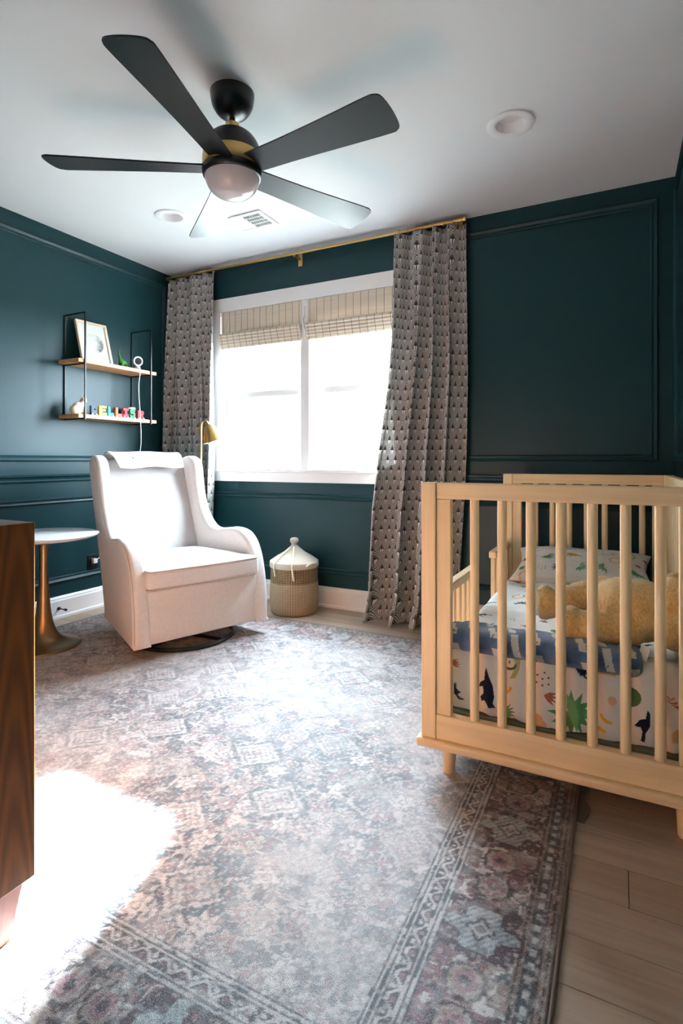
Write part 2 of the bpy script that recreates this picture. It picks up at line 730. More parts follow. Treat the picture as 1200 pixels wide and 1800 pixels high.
loop([(0, 0, H), (W, 0, H), (W, -D, H), (0, -D, H)])
for lx, ly in LIGHTS:
    loop([(lx + LR * math.cos(a), ly + LR * math.sin(a), H) for a in np.linspace(0, 2 * math.pi, 40, endpoint=False)])
bmesh.ops.triangle_fill(bm, use_beauty=True, use_dissolve=False, edges=edges)
bm.normal_update()
for f in bm.faces:
    if f.normal.z > 0:
        f.normal_flip()
me = bpy.data.meshes.new('ceiling')
bm.to_mesh(me)
bm.free()
me.materials.append(MAT['ceiling'])
ceiling = struct(bpy.data.objects.new('ceiling', me))
COL.objects.link(ceiling)
# the slab above keeps daylight out of the ceiling openings
MB().box(-T, W + T, -D - T, T, H + 0.12, H + 0.2).build('slab', 'ceiling', ceiling)

# floor: slab and planks running along the window wall
floor = struct(MB().box(-T, W + T, -D - T, T, -0.06, -0.014).build('floor', 'floor'))
y = -0.0
row = 0
PW = 0.1265
while y > -D:
    y0 = max(y - PW, -D)
    x = -random.uniform(0.1, 1.3) if row else -0.6
    while x < W:
        x1 = x + 1.42
        a0, a1 = max(x, 0), min(x1, W)
        if a1 - a0 > 0.02:
            MB().rbox(a0 + 0.0006, a1 - 0.0006, y0 + 0.0006, y - 0.0006, -0.014, 0, 0.0015, 1).build('plank', 'floor', floor)
        x = x1
    y = y0
    row += 1

# pale ground outside, below the window
struct(MB().box(-30, 34, 0.4, 40, -0.6, -0.5).build('ground_outside', simple('pale_concrete', lin(112, 112, 104), 0.9)))

# tree added outside purely to keep the low sun off the left sash
tr_ = struct_root('added_shade_tree')
tr_.location = (0.02, 5.0, -0.5)
MB().tube([(-0.2, 0, 0), (-0.15, 0.02, 1.2), (-0.05, 0.05, 2.6), (0.0, 0.0, 4.2)], [0.08, 0.07, 0.06, 0.03], 10).build('trunk', simple('bark', lin(104, 92, 80), 0.9), tr_, True)
m_ = MB()
rr_ = random.Random(3)
for i_ in range(26):
    a_, h_ = rr_.uniform(0, 6.28), rr_.uniform(-0.5, 0.75)
    q_ = 0.30 * math.sqrt(max(0.05, 1 - (h_ / 0.9) ** 2)) * rr_.uniform(0.5, 1.0)
    m_.ball((q_ * math.cos(a_), q_ * math.sin(a_), 4.10 + h_), (0.24, 0.24, 0.22), 12, 8)
m_.ball((0, 0, 4.12), (0.50, 0.50, 0.66), 20, 12)
m_.build('crown', simple('foliage', lin(96, 122, 74), 0.8, 0, 0.3, (6, 0.8, 0.05)), tr_, True)

# mouldings -----------------------------------------------------
PROF = [(0, 0), (0, 0.010), (0.006, 0.017), (0.014, 0.013), (0.020, 0.010), (0.030, 0.013), (0.036, 0.006), (0.036, 0)]


def panel_frame(parent, org, ua, na, u0, u1, z0, z1):
    """picture-frame moulding on a wall: org + u*ua + z*up, standing out along na"""
    v, f = [], []
    for d, h in PROF:
        for (u, z) in ((u0 + d, z0 + d), (u1 - d, z0 + d), (u1 - d, z1 - d), (u0 + d, z1 - d)):
            v.append((org[0] + ua[0] * u + na[0] * h, org[1] + ua[1] * u + na[1] * h, z))
    for i in range(len(PROF) - 1):
        for j in range(4):
            k_ = (j + 1) % 4
            f.append((i * 4 + j, i * 4 + k_, i * 4 + 4 + k_, i * 4 + 4 + j))
    return MB().add(v, f).build('panel_moulding', 'teal', parent)


def wall_run(name, parent, prof, org, ua, na, u0, u1, mat):
    """profile of (stand-off, z) run along a wall"""
    n = len(prof)
    v = [(org[0] + ua[0] * u + na[0] * h, org[1] + ua[1] * u + na[1] * h, z) for u in (u0, u1) for h, z in prof]
    f = [(i, i + 1, n + i + 1, n + i) for i in range(n - 1)]
    f += [tuple(range(n))[::-1], tuple(range(n, 2 * n))]
    return MB().add(v, f).build(name, mat, parent)


RAIL = [(0, 0.858), (0.010, 0.858), (0.014, 0.866), (0.010, 0.872), (0.014, 0.886), (0.028, 0.892), (0.030, 0.902), (0, 0.904)]
BASE = [(0, 0.0), (0.026, 0.0), (0.026, 0.014), (0.016, 0.020), (0.016, 0.108), (0.012, 0.116), (0.012, 0.124), (0.006, 0.134), (0, 0.136)]
LW = ((0, 0), (0, -1), (1, 0))      # left wall: u runs towards the viewer
RW = ((W, 0), (0, -1), (-1, 0))
BW = ((0, 0), (1, 0), (0, -1))
FW = ((0, -D), (1, 0), (0, 1))
for wall, wl, spans in ((wall_left, LW, ((0.10, 2.05), (2.15, D - 0.1))), (wall_right, RW, ((0.10, 2.05), (2.15, D - 0.1))),
                        (wall_front, FW, ((0.10, W - 0.1),))):
    for u0, u1 in spans:
        panel_frame(wall, *wl, u0, u1, 0.985, 2.345)
        panel_frame(wall, *wl, u0, u1, 0.225, 0.757)
L_ = {'left': (LW, D), 'right': (RW, D), 'back': (BW, W), 'front': (FW, W)}
for side, (wl, ln) in L_.items():
    wall = {'left': wall_left, 'right': wall_right, 'back': wall_back, 'front': wall_front}[side]
    struct(wall_run('baseboard_' + side, None, BASE, *wl, 0, ln, 'white'))
    if side != 'back':
        wall_run('chair_rail', wall, RAIL, *wl, 0, ln, 'teal')
panel_frame(wall_back, *BW, 2.10, 3.325, 0.985, 2.345)
panel_frame(wall_back, *BW, 2.10, 3.325, 0.225, 0.757)
panel_frame(wall_back, *BW, 0.10, 2.02, 0.225, 0.757)
wall_run('chair_rail', wall_back, RAIL, *BW, 2.045, W, 'teal')
wall_run('chair_rail', wall_back, RAIL, *BW, 0.0, 0.375, 'teal')

# white panelled doors added behind the viewer to bounce light onto the crib
for i_, x0 in enumerate((1.30, 2.12)):
    dd = struct(MB().rbox(x0, x0 + 0.80, -D, -D + 0.035, 0.01, 2.04, 0.003).build('door_%d' % (i_ + 1), 'white'))
    for z0, z1 in ((0.16, 0.92), (1.06, 1.90)):
        for xa in (x0 + 0.10, x0 + 0.44):
            MB().rbox(xa, xa + 0.26, -D + 0.035, -D + 0.045, z0, z1, 0.006).build('panel', 'white', dd)
    kn_ = MB().ball((x0 + (0.74 if i_ == 0 else 0.06), -D + 0.07, 0.98), 0.026).build('door_knob', 'brass', dd, True)
for bx in ((1.20, 1.30, 0.0, 2.14), (2.92, 3.02, 0.0, 2.14), (1.30, 2.92, 2.04, 2.14)):
    MB().rbox(bx[0], bx[1], -D, -D + 0.02, bx[2], bx[3], 0.003).build('door_casing', 'white', wall_front)

# ------------------------------------------------------------------ window
win = struct_root('window_1')
win.location = (0, 0, 0)
CF = -0.020          # casing stands out of the wall
MB().rbox(0.38, 2.04, CF, 0, WZ1, 2.20, 0.003).build('casing', 'white', win)
MB().rbox(0.38, WX0, CF, 0, 0.925, WZ1, 0.003).build('casing', 'white', win)
MB().rbox(WX1, 2.04, CF, 0, 0.925, WZ1, 0.003).build('casing', 'white', win)
MB().rbox(0.37, 2.05, -0.035, 0.06, 0.905, 0.928, 0.006).build('sill', 'white', win)
MB().rbox(0.38, 2.04, CF + 0.002, 0, 0.837, 0.905, 0.003).build('apron', 'white', win)
MB().rbox(MX0, MX1, CF + 0.004, 0.12, 0.928, WZ1, 0.003).build('mullion', 'white', win)
for nm, bx in (('jamb', (WX0 - 0.001, WX0 + 0.014, 0, 0.15, 0.928, WZ1)), ('jamb', (WX1 - 0.014, WX1 + 0.001, 0, 0.15, 0.928, WZ1)),
               ('head_jamb', (WX0, WX1, 0, 0.15, WZ1 - 0.014, WZ1 + 0.001))):
    MB().box(*bx).build(nm, 'white', win)


def sash(x0, x1, z0, z1, yc, bot):
    s_ = MB()
    st = 0.045
    s_.rbox(x0, x0 + st, yc - 0.017, yc + 0.017, z0, z1, 0.003)
    s_.rbox(x1 - st, x1, yc - 0.017, yc + 0.017, z0, z1, 0.003)
    s_.rbox(x0 + st, x1 - st, yc - 0.017, yc + 0.017, z0, z0 + bot, 0.003)
    s_.rbox(x0 + st, x1 - st, yc - 0.017, yc + 0.017, z1 - 0.045, z1, 0.003)
    o = s_.build('sash', 'white', win)
    MB().box(x0 + st, x1 - st, yc - 0.002, yc + 0.002, z0 + bot, z1 - 0.045).build('pane', 'glass', o)
    return o


for x0, x1 in ((WX0 + 0.016, MX0 - 0.002), (MX1 + 0.002, WX1 - 0.016)):
    sash(x0, x1, 0.935, 1.50, 0.050, 0.065)
    sash(x0, x1, 1.47, WZ1 - 0.016, 0.088, 0.045)

# woven roman shades pulled up in the window head
def roman_shade(x0, x1, label):
    t = thing('roman_shade', label, 'window shade', ((x0 + x1) / 2, 0.0, 2.09), 0, 'woven shades in the window')
    hw = (x1 - x0) / 2
    MB().rbox(-hw, hw, -0.012, 0.02, -0.03, 0.008, 0.003).build('head_rail', 'shade', t)
    MB().rbox(-hw, hw, -0.018, -0.013, -0.165, 0.008, 0.002, 1).build('panel', 'shade', t)
    for i in range(5):
        zt, zb = -0.158 - 0.002 * i, -0.186 - i * 0.0215
        yy = -0.046 + i * 0.0062
        pr = [(yy + 0.003, zt), (yy - 0.004, (zt + zb) / 2), (yy - 0.006, zb + 0.01), (yy - 0.002, zb), (yy + 0.004, zb + 0.003), (yy + 0.004, zb + 0.02), (yy + 0.006, zt)]
        MB().prism(pr, -hw, hw, 'yz').build('fold', 'shade', t)
    return t


roman_shade(WX0 + 0.006, MX0 + 0.012, 'woven grass roman shade on the left half of the window')
roman_shade(MX1 - 0.012, WX1 - 0.006, 'woven grass roman shade on the right half of the window')
t = thing('shade_bracket', 'small pale metal bracket with a cord cleat between the two woven shades', 'bracket', (1.21, -0.018, 1.93))
MB().rbox(-0.010, 0.008, -0.012, 0.0, 0.04, 0.125, 0.003).build('plate', 'plastic_white', t, True)
MB().tube([(-0.004, -0.018, 0.05), (-0.002, -0.022, 0.02), (0.008, -0.020, -0.03), (0.012, -0.012, -0.07)], [0.006, 0.008, 0.009, 0.005], 10).build('arm', 'plastic_white', t, True)

# ------------------------------------------------------------------ curtain rod and curtains
t = thing('curtain_rod', 'thin brass curtain rod running above the window to the room corner', 'curtain rod', (1.17, -0.085, 2.402))
MB().tube([(-1.155, 0, 0), (1.165, 0, 0)], 0.0095, 14).build('rod', 'brass', t, True)
for sx in (-1.158, 1.168):
    MB().tube([(sx - 0.008, 0, 0), (sx + 0.008, 0, 0)], 0.0125, 14).build('end_cap', 'brass', t, True)
for bx in (-1.06, 0.0, 1.12):
    q = MB().rbox(bx - 0.016, bx + 0.016, 0.077, 0.085, -0.062, 0.024, 0.002).build('bracket', 'brass', t)
    MB().rbox(bx - 0.007, bx + 0.007, -0.004, 0.080, -0.022, -0.0095, 0.002).build('arm', 'brass', q)


def curtain(label, left, right, zt, zb, folds, amp, seed, rings, hem=0.0, y0=-0.085):
    """left / right: lists of (z, x) giving the edges; a hanging cloth with deepening folds"""
    t = thing('curtain', label, 'curtain', (0, 0, 0), 0, 'printed curtains at the window')
    zs = np.linspace(zt, zb, 130)
    n = 300
    s_ = np.linspace(0, 1, n)
    lz = np.array(left)[::-1]; rz = np.array(right)[::-1]
    V = []
    ph = np.random.default_rng(seed).random(12)
    for z in zs:
        tt = (zt - z) / (zt - zb)
        xl = np.interp(z, lz[:, 0], lz[:, 1]); xr = np.interp(z, rz[:, 0], rz[:, 1])
        warp = s_ + 0.035 * np.sin(2 * np.pi * (s_ * 1.5 + ph[0])) + 0.012 * np.sin(2 * np.pi * (3.3 * s_ + ph[1] + tt * 0.6))
        A = amp * (0.45 + 0.75 * min(1, tt * 1.5)) * (0.75 + 0.45 * np.sin(2 * np.pi * (s_ * 2.1 + ph[2])) ** 2)
        th = 2 * np.pi * folds * warp + 0.5 * np.sin(tt * 3 + ph[3] * 6)
        yy = y0 - 0.030 * min(1, tt * 3) - A * np.sin(th) - 0.02 * tt - 0.35 * A * np.sin(2 * th + 1.0)
        xx = xl + (xr - xl) * s_ + 0.75 * A * np.cos(th) * min(1, 0.35 + tt * 2) * np.minimum(1, 8 * np.minimum(s_, 1 - s_))
        zz = np.full(n, z)
        k_ = max(0.0, (tt - 0.93) / 0.07)
        yy = yy - hem * k_ ** 1.5 * (0.4 + 0.6 * np.sin(np.pi * (0.15 + 0.8 * s_)))
        yy = np.minimum(yy, -0.022)
        V.append(np.stack([xx, yy, zz], 1))
    V = np.array(V)
    mid = V[70]
    arc = np.concatenate([[0], np.cumsum(np.linalg.norm(np.diff(mid[:, :2], axis=0), axis=1))])
    pts, pat, fc = [], [], []
    nz = len(zs)
    pts = V.reshape(-1, 3).tolist()
    for i in range(nz):
        pat += [(arc[j], zs[i], 0) for j in range(n)]
    for i in range(nz - 1):
        for j in range(n - 1):
            a = i * n + j
            fc.append((a, a + 1, a + n + 1, a + n))
    o = MB().add(pts, fc, pat).build('cloth', 'curtain', t, True, pat=True, angle=0)
    md = o.modifiers.new('thickness', 'SOLIDIFY')
    md.thickness = 0.0015
    for i in range(rings):
        x = left[0][1] + 0.02 + (right[0][1] - left[0][1] - 0.04) * i / (rings - 1)
        a = np.linspace(0, 2 * math.pi, 16, endpoint=False)
        MB().tube([(x, y0 + 0.0165 * math.cos(q_), 2.402 - 0.004 + 0.0165 * math.sin(q_)) for q_ in a], 0.0022, 6, True).build('ring', 'brass', t, True)
    return t


curtain('grey geometric print curtain on the right side of the window beside the crib',
        [(2.386, 1.910), (2.0, 1.910), (1.72, 1.903), (1.45, 1.877), (1.02, 1.812), (0.67, 1.775), (0.31, 1.765), (0.0, 1.76)],
        [(2.386, 2.345), (2.17, 2.345), (1.51, 2.355), (1.02, 2.345), (0.69, 2.33), (0.36, 2.315), (0.0, 2.30)],
        2.386, 0.012, 4.0, 0.056, 3, 8, 0.10)
curtain('grey geometric print curtain hanging in the corner behind the armchair',
        [(2.386, 0.02), (1.25, 0.015), (0.0, 0.02)],
        [(2.386, 0.485), (2.0, 0.488), (1.4, 0.498), (1.0, 0.498), (0.6, 0.48), (0.0, 0.47)],
        2.386, 0.012, 4.0, 0.050, 5, 8, 0.05)

# ------------------------------------------------------------------ rug
RX0, RX1, RY0, RY1 = 0.19, 3.04, -2.73, -0.40


def rug_colors(x, y, dx, dy):
    """dyed pattern of the rug: a worn field of lozenges and tendrils inside three borders"""
    d = np.minimum(dx, dy)
    along = np.where(dx < dy, y - (RY0 + RY1) / 2, x - (RX0 + RX1) / 2)
    L3 = lambda *c_: np.array(lin(*c_)[:3])
    cream, rose, plum, teal, slate, tan, choc, ice = (L3(214, 210, 208), L3(146, 106, 112), L3(56, 32, 46), L3(38, 68, 82),
                                                      L3(100, 114, 124), L3(158, 142, 132), L3(54, 42, 44), L3(168, 180, 184))
    C = np.zeros((len(x), 3))
    d = d + 0.004 * (fbm(x, y, 26, 3) - 0.5)

    def put(mask, col, a=1.0):
        m_ = mask * np.asarray(a, float)
        C[:] = C * (1 - m_[:, None]) + col * m_[:, None]

    hz = lambda sd, sx, sy: vnoise(np.floor(x / sx) * 3.7, np.floor(y / sy) * 5.3, 1.0, sd)     # knot-sized squares
    # ground: blue grey drifting to teal, flecked with knots
    base = fbm(x, y, 5, 21, 3)
    put(np.ones_like(x), slate)
    put(np.clip((base - 0.45) * 6, 0, 1), teal, 0.85)
    # meandering vines: contour bands of noise, cream with a dark side
    for sd, sc, colr, w_, a_ in ((41, 7, cream, 0.030, .85), (47, 10, cream, 0.026, .8), (53, 12, rose, 0.030, .8), (61, 9, teal, 0.02, .9), (59, 14, plum, 0.014, .7), (65, 16, cream, 0.02, .7)):
        nz_ = fbm(np.round(x / 0.0055) * 0.0055, np.round(y / 0.0055) * 0.0055, sc, sd, 2)
        put((np.abs(nz_ - 0.5) < w_) * 1.0, colr, a_)
    # rosettes and palmettes on jittered lattices
    for sd, sp, colr, r0 in ((71, 0.13, rose, 0.024), (75, 0.17, tan, 0.030), (79, 0.21, plum, 0.022), (83, 0.19, cream, 0.026)):
        ix = np.floor(x / sp); iy = np.floor(y / sp)
        jx = vnoise(ix * 7.3, iy * 3.1, 1.0, sd); jy = vnoise(ix * 2.7, iy * 9.1, 1.0, sd + 1)
        rx = x - (ix + 0.25 + 0.5 * jx) * sp; ry = y - (iy + 0.25 + 0.5 * jy) * sp
        rr = np.hypot(rx, ry); an = np.arctan2(ry, rx)
        pet = r0 * (1 + 0.28 * np.cos(6 * an))
        put((rr < pet + 0.008) * 1.0, teal, 0.85)
        put((rr < pet + 0.004) * 1.0, cream, 0.8)
        put((rr < pet) * 1.0, colr, 0.9)
        put((rr < r0 * 0.5) * 1.0, slate, 0.8)
        put((rr < r0 * 0.3) * 1.0, cream, 0.9)
    # stepped lozenges with cream outlines and chequered hearts
    P1, P2 = 0.40, 0.36
    st_ = 0.007
    for ox_, oy_, rad, kind in ((0, 0, 0.084, 0), (0.5, 0.5, 0.084, 1)):
        cx = (np.floor((x - 0.27) / P1 - ox_ + 0.5) + ox_) * P1 + 0.27
        cy = (np.floor((y + 2.30) / P2 - oy_ + 0.5) + oy_) * P2 - 2.30
        u = x - cx; v = y - cy
        m1 = np.abs(np.round(u / st_) * st_) * 0.95 + np.abs(np.round(v / st_) * st_) * 1.05
        wr = np.clip(vnoise(cx * 3.1, cy * 4.7, 2.3, 87) * 1.9 - 0.10, 0.42, 1.0) * np.clip(fbm(x, y, 9, 89, 2) * 2.4 - 0.15, 0.5, 1.0)   # some worn away
        put((m1 < rad + 0.022) * 1.0, teal, 0.9 * wr)
        put((m1 < rad) * 1.0, cream, 0.95 * wr)
        put((m1 < rad - 0.015) * 1.0, slate if kind else teal, 0.95 * wr)
        put((m1 < rad - 0.029) * 1.0, cream, 0.9 * wr)
        put((m1 < rad - 0.038) * 1.0, teal, 0.9 * wr)
        cell = (np.floor(u / 0.014) + np.floor(v / 0.014)) % 2
        put((m1 < rad - 0.038) * (cell > 0.5), cream, 0.8 * wr)
        put((m1 < 0.018) * 1.0, rose, 0.9 * wr)
    # wear: abrash stripes of knots and large worn clouds
    kn = hz(31, 0.0065, 0.0065)
    put((kn > 0.68) * 1.0, cream, 0.5)
    put((kn < 0.26) * 1.0, teal, 0.45)
    kn2 = hz(35, 0.009, 0.0065)
    put((kn2 > 0.80) * 1.0, rose, 0.55)
    fade = np.clip((fbm(x, y, 2.2, 91, 3) - 0.46) * 2.2, 0, 0.36)
    put(np.ones_like(x), cream, fade)

    # borders ---------------------------------------------------
    inb = d < 0.30
    put(inb * 1.0, choc)
    g = d - 0.225                                     # inner guard 0.225 .. 0.30
    gi = inb & (g > 0)
    put(gi * 1.0, choc)
    sl = np.floor(g / 0.0058) % 2
    ends = (g < 0.0232) | (g > 0.0522)
    put(gi * ends * (sl > 0), cream, 0.8)
    put(gi * ends * (sl < 1), teal, 0.75)
    mid = gi & ~ends
    put(mid * 1.0, teal, 0.5)
    ph = (along / 0.052) % 1
    hook = np.abs((g - 0.0377) - 0.009 * np.sin(2 * np.pi * ph)) < 0.0038
    put(mid * hook, cream, 0.85)
    put(mid * (np.hypot((ph - 0.25) * 0.052, g - 0.0337) < 0.006), rose, 0.9)
    put(mid * (np.hypot((ph - 0.75) * 0.052, g - 0.0417) < 0.006), cream, 0.8)
    mb_ = inb & (d > 0.072) & (d <= 0.225)            # main border
    mbn = fbm(x, y, 12, 103, 3)
    put(mb_ * 1.0, rose, 0.75)
    put(mb_ * np.clip((mbn - 0.47) * 9, 0, 1), tan, 0.85)
    for sd, colr, w_ in ((107, plum, .034), (109, choc, .03), (113, cream, .03), (117, teal, .026)):
        nz_ = fbm(np.round(x / 0.005) * 0.005, np.round(y / 0.005) * 0.005, 19, sd, 2)
        put(mb_ * (np.abs(nz_ - 0.5) < w_), colr, 0.85)
    PM = 0.345
    am = ((along / PM + 0.08) % 1 - 0.5) * PM
    cd = d - 0.150
    aa = np.round(am / 0.005) * 0.005; cc_ = np.round(cd / 0.005) * 0.005
    mm = np.abs(aa) * 0.9 + np.abs(cc_) * 0.85 + 0.010 * np.cos(np.arctan2(cc_, aa) * 6)
    put(mb_ * (mm < 0.084), plum, 0.97)
    put(mb_ * (mm < 0.064), ice, 0.95)
    put(mb_ * (mm < 0.064) * (np.floor((along + d) / 0.008) % 2 > 0), slate, 0.6)
    mq = np.abs(aa) + np.abs(cc_)
    put(mb_ * (mq < 0.034), plum, 0.9)
    put(mb_ * (mq < 0.024), ice, 0.95)
    put(mb_ * (mq < 0.012), plum, 0.95)
    for s1 in (-1, 1):
        r1 = np.hypot(aa - s1 * 0.128, cc_)
        put(mb_ * (r1 < 0.042), choc, 0.95)
        put(mb_ * (r1 < 0.034), tan, 0.95)
        put(mb_ * (r1 < 0.024), rose, 0.95)
        put(mb_ * (r1 < 0.012), plum, 0.95)
        for s2 in (-1, 1):
            r2 = np.hypot(aa - s1 * 0.05, cc_ - s2 * 0.058) + 0.006 * np.sin(60 * aa)
            put(mb_ * (r2 < 0.020), plum, 0.95)
    og = inb & (d <= 0.072)                           # outer guard
    put(og * 1.0, choc)
    put(og * (np.floor(d / 0.0064) % 2 > 0), tan, 0.65)
    put(og * (np.abs(d - 0.045) < 0.010), teal, 0.8)
    put(og * (np.abs(d - 0.045) < 0.006) * (np.floor(along / 0.016) % 2 > 0), cream, 0.75)
    put((d < 0.010) * 1.0, tan, 0.9)
    put(inb * (kn > 0.72), cream, 0.35)
    put(inb * (kn < 0.26), choc, 0.45)
    mot = fbm(x, y, 30, 131, 3)
    put(np.ones_like(x), cream, np.clip((mot - 0.52) * 1.6, 0, 0.25))
    put(np.ones_like(x), plum, np.clip((0.42 - mot) * 1.6, 0, 0.30))
    return np.clip(C, 0, 1)


def rug():
    st = 0.0040
    nx = int((RX1 - RX0) / st); ny = int((RY1 - RY0) / st)
    xs = np.linspace(RX0, RX1, nx); ys = np.linspace(RY0, RY1, ny)
    Xg, Yg = np.meshgrid(xs, ys)
    x = Xg.ravel(); y = Yg.ravel()
    dx = np.minimum(x - RX0, RX1 - x); dy = np.minimum(y - RY0, RY1 - y)
    C = rug_colors(x, y, dx, dy)
    z = 0.0085 + 0.0012 * (fbm(x, y, 60, 151, 2) - 0.5)
    z = np.where(np.minimum(dx, dy) < 0.006, 0.004, z)
    z = np.where(np.minimum(dx, dy) < 0.0005, 0.0005, z)
    me_ = bpy.data.meshes.new('pile')
    nv = nx * ny
    co = np.stack([x, y, z], 1).astype('f')
    me_.vertices.add(nv)
    me_.vertices.foreach_set('co', co.ravel())
    ii, jj = np.meshgrid(np.arange(nx - 1), np.arange(ny - 1))
    a = (jj * nx + ii).ravel()
    q_ = np.stack([a, a + 1, a + nx + 1, a + nx], 1).astype('i')
    nf = len(q_)
    me_.loops.add(nf * 4)
    me_.loops.foreach_set('vertex_index', q_.ravel())
    me_.polygons.add(nf)
    me_.polygons.foreach_set('loop_start', np.arange(nf, dtype='i') * 4)
    me_.update(calc_edges=True)
    at = me_.attributes.new('Col', 'FLOAT_COLOR', 'POINT')
    c4 = np.ones((nv, 4), 'f'); c4[:, :3] = np.clip(C, 0, 1)
    at.data.foreach_set('color', c4.ravel())
    me_.shade_smooth()
    me_.materials.append(MAT['rug'])
    t = thing('area_rug', 'large distressed oriental rug in grey, teal and rose under the armchair and crib', 'rug')
    o = bpy.data.objects.new('pile', me_)
    COL.objects.link(o)
    o.parent = t
    e = 0.003
    bpts = [(RX0, RY0, 0.0046), (RX1, RY0, 0.0046), (RX1, RY1, 0.0046), (RX0, RY1, 0.0046)]
    for i in range(4):
        MB().tube([bpts[i], bpts[(i + 1) % 4]], 0.0042, 8).build('binding', 'rug_edge', t, True)

    ys_ = np.linspace(-1.635, -0.75, 60)
    edge_ = [(RX1 + 0.026 + 0.006 * math.sin(v_ * 55) + 0.004 * math.sin(v_ * 23 + 1), v_) for v_ in ys_]
    MB().prism(edge_ + [(RX1 + 0.004, -0.75), (RX1 + 0.004, -1.635)], 0.0, 0.0035, 'xy').build('rug_pad', 'rug_pad', t)


rug()

ZR = 0.0092      # top of the rug

# ------------------------------------------------------------------ crib converted to a toddler bed
CX0, CX1, CY0, CY1 = 2.595, 3.378, -1.622, -0.235
CT = 0.920
cb = thing('crib', 'natural maple spindle crib opened up as a toddler bed', 'crib', ((CX0 + CX1) / 2, (CY0 + CY1) / 2, 0))
ox, oy = (CX0 + CX1) / 2, (CY0 + CY1) / 2
PS = 0.046
HX, HY = (CX1 - CX0) / 2, (CY1 - CY0) / 2


def cbox(name, x0, x1, y0, y1, z0, z1, mat, r=0.004, parent=None):
    return MB().rbox(x0, x1, y0, y1, z0, z1, r).build(name, mat, parent or cb)


# legs, base ledge, posts
for sx in (-1, 1):
    for sy in (-1, 1):
        lx, ly = sx * (HX - 0.075), sy * (HY - 0.050)
        zb = ZR if (lx + ox < RX1 and ly + oy < RY1) else 0.0
        MB().lathe([(0.016, zb), (0.0185, zb + 0.004), (0.0235, 0.102)], 24, (lx, ly, 0)).build('leg', 'maple', cb, True)
e = 0.014
cbox('base_ledge', -HX - e, HX + e, -HY - e, -HY + 0.05, 0.100, 0.127, 'maple_x', 0.008)
cbox('base_ledge', -HX - e, HX + e, HY - 0.05, HY + e, 0.100, 0.127, 'maple_x', 0.008)
cbox('base_ledge', -HX - e, -HX + 0.05, -HY + 0.05, HY - 0.05, 0.100, 0.127, 'maple_y', 0.008)
cbox('base_ledge', HX - 0.05, HX + e, -HY + 0.05, HY - 0.05, 0.100, 0.127, 'maple_y', 0.008)
for sx in (-1, 1):
    for sy in (-1, 1):
        x0 = -HX if sx < 0 else HX - PS
        y0 = -HY if sy < 0 else HY - PS
        cbox('post', x0, x0 + PS, y0, y0 + PS, 0.127, CT, 'maple', 0.003)
# the two end frames
SPX = [2.757 + 0.0812 * i for i in range(7)]
ST = 0.046
spin = {}


def spindle(x, y, z0, z1, r, parent, key):
    if key not in spin:
        m_ = MB()
        prof = [(r, 0), (r, z1 - z0)]
        v, f = [], []
        n = 18
        for z in (0, z1 - z0):
            for j in range(n):
                a = 2 * math.pi * j / n
                v.append((r * math.cos(a), r * 0.85 * math.sin(a), z))
        f = [(j, (j + 1) % n, n + (j + 1) % n, n + j) for j in range(n)]
        f += [tuple(range(n))[::-1], tuple(range(n, 2 * n))]
        o = m_.add(v, f).build('spindle', 'maple', parent, True)
        spin[key] = o
    else:
        o = copy_part(spin[key], parent)
    o.location = (x, y, z0)
    return o


for sy in (-1, 1):
    yc = sy * (HY - 0.021)
    y0, y1 = yc - 0.0145, yc + 0.0145
    cbox('top_rail', -HX + PS, HX - PS, y0, y1, CT - 0.050, CT, 'maple_x')
    cbox('bottom_rail', -HX + PS, HX - PS, y0 - 0.003, y1 + 0.003, 0.127, 0.202, 'maple_x')
    for s2 in (-1, 1):
        x0 = -HX + PS if s2 < 0 else HX - PS - ST
        cbox('stile', x0, x0 + ST, y0 + 0.001, y1 - 0.001, 0.202, CT - 0.050, 'maple', 0.003)
    for sxp in SPX:
        spindle(sxp - ox, yc, 0.202, CT - 0.050, 0.0138, cb, 'end')
# wall side: full height rail with spindles
xw = HX - 0.021
cbox('top_rail', xw - 0.0145, xw + 0.0145, -HY + PS, HY - PS, CT - 0.050, CT, 'maple_y')
cbox('bottom_rail', xw - 0.017, xw + 0.017, -HY + PS, HY - PS, 0.127, 0.202, 'maple_y')
nb = 15
for i in range(nb):
    spindle(xw, -HY + PS + (2 * HY - 2 * PS) * (i + 0.5) / nb, 0.202, CT - 0.050, 0.0125, cb, 'side')
# open side: low rail and two guard panels
xo = -HX + 0.021
cbox('bottom_rail', xo - 0.017, xo + 0.017, -HY + PS, HY - PS, 0.127, 0.202, 'maple_y')
for ya, yb in ((-HY + PS, -1.02 - oy), (-0.655 - oy, HY - PS)):
    g = cbox('guard_rail', xo - 0.017, xo + 0.017, ya, yb, 0.530, 0.562, 'maple_y', 0.005)
    n_ = 8 if ya < 0 else 5
    for i in range(n_):
        yy = ya + 0.022 + (yb - ya - 0.044) * i / (n_ - 1)
        o = cbox('slat', xo - 0.010, xo + 0.010, yy - 0.014, yy + 0.014, 0.202, 0.530, 'maple', 0.004, g)

# mattress and bedding ---------------------------------------------
bx0, bx1, by0, by1 = 2.650, 3.325, -1.556, -0.290
MB().rbox(bx0 - ox - 0.004, bx1 - ox + 0.004, by0 - oy - 0.012, by1 - oy + 0.006, 0.190, 0.204, 0.003).build('mattress_board', 'base_board', cb)

P_ = lambda *c_: np.array(lin(*c_)[:3])
NAVY, GREEN, LIME, OCHRE, RUST, PEACH, OLIVE, BLACK = (P_(34, 40, 60), P_(96, 150, 98), P_(176, 182, 110), P_(220, 168, 52), P_(176, 104, 80),
                                                       P_(228, 176, 142), P_(92, 98, 66), P_(26, 28, 36))


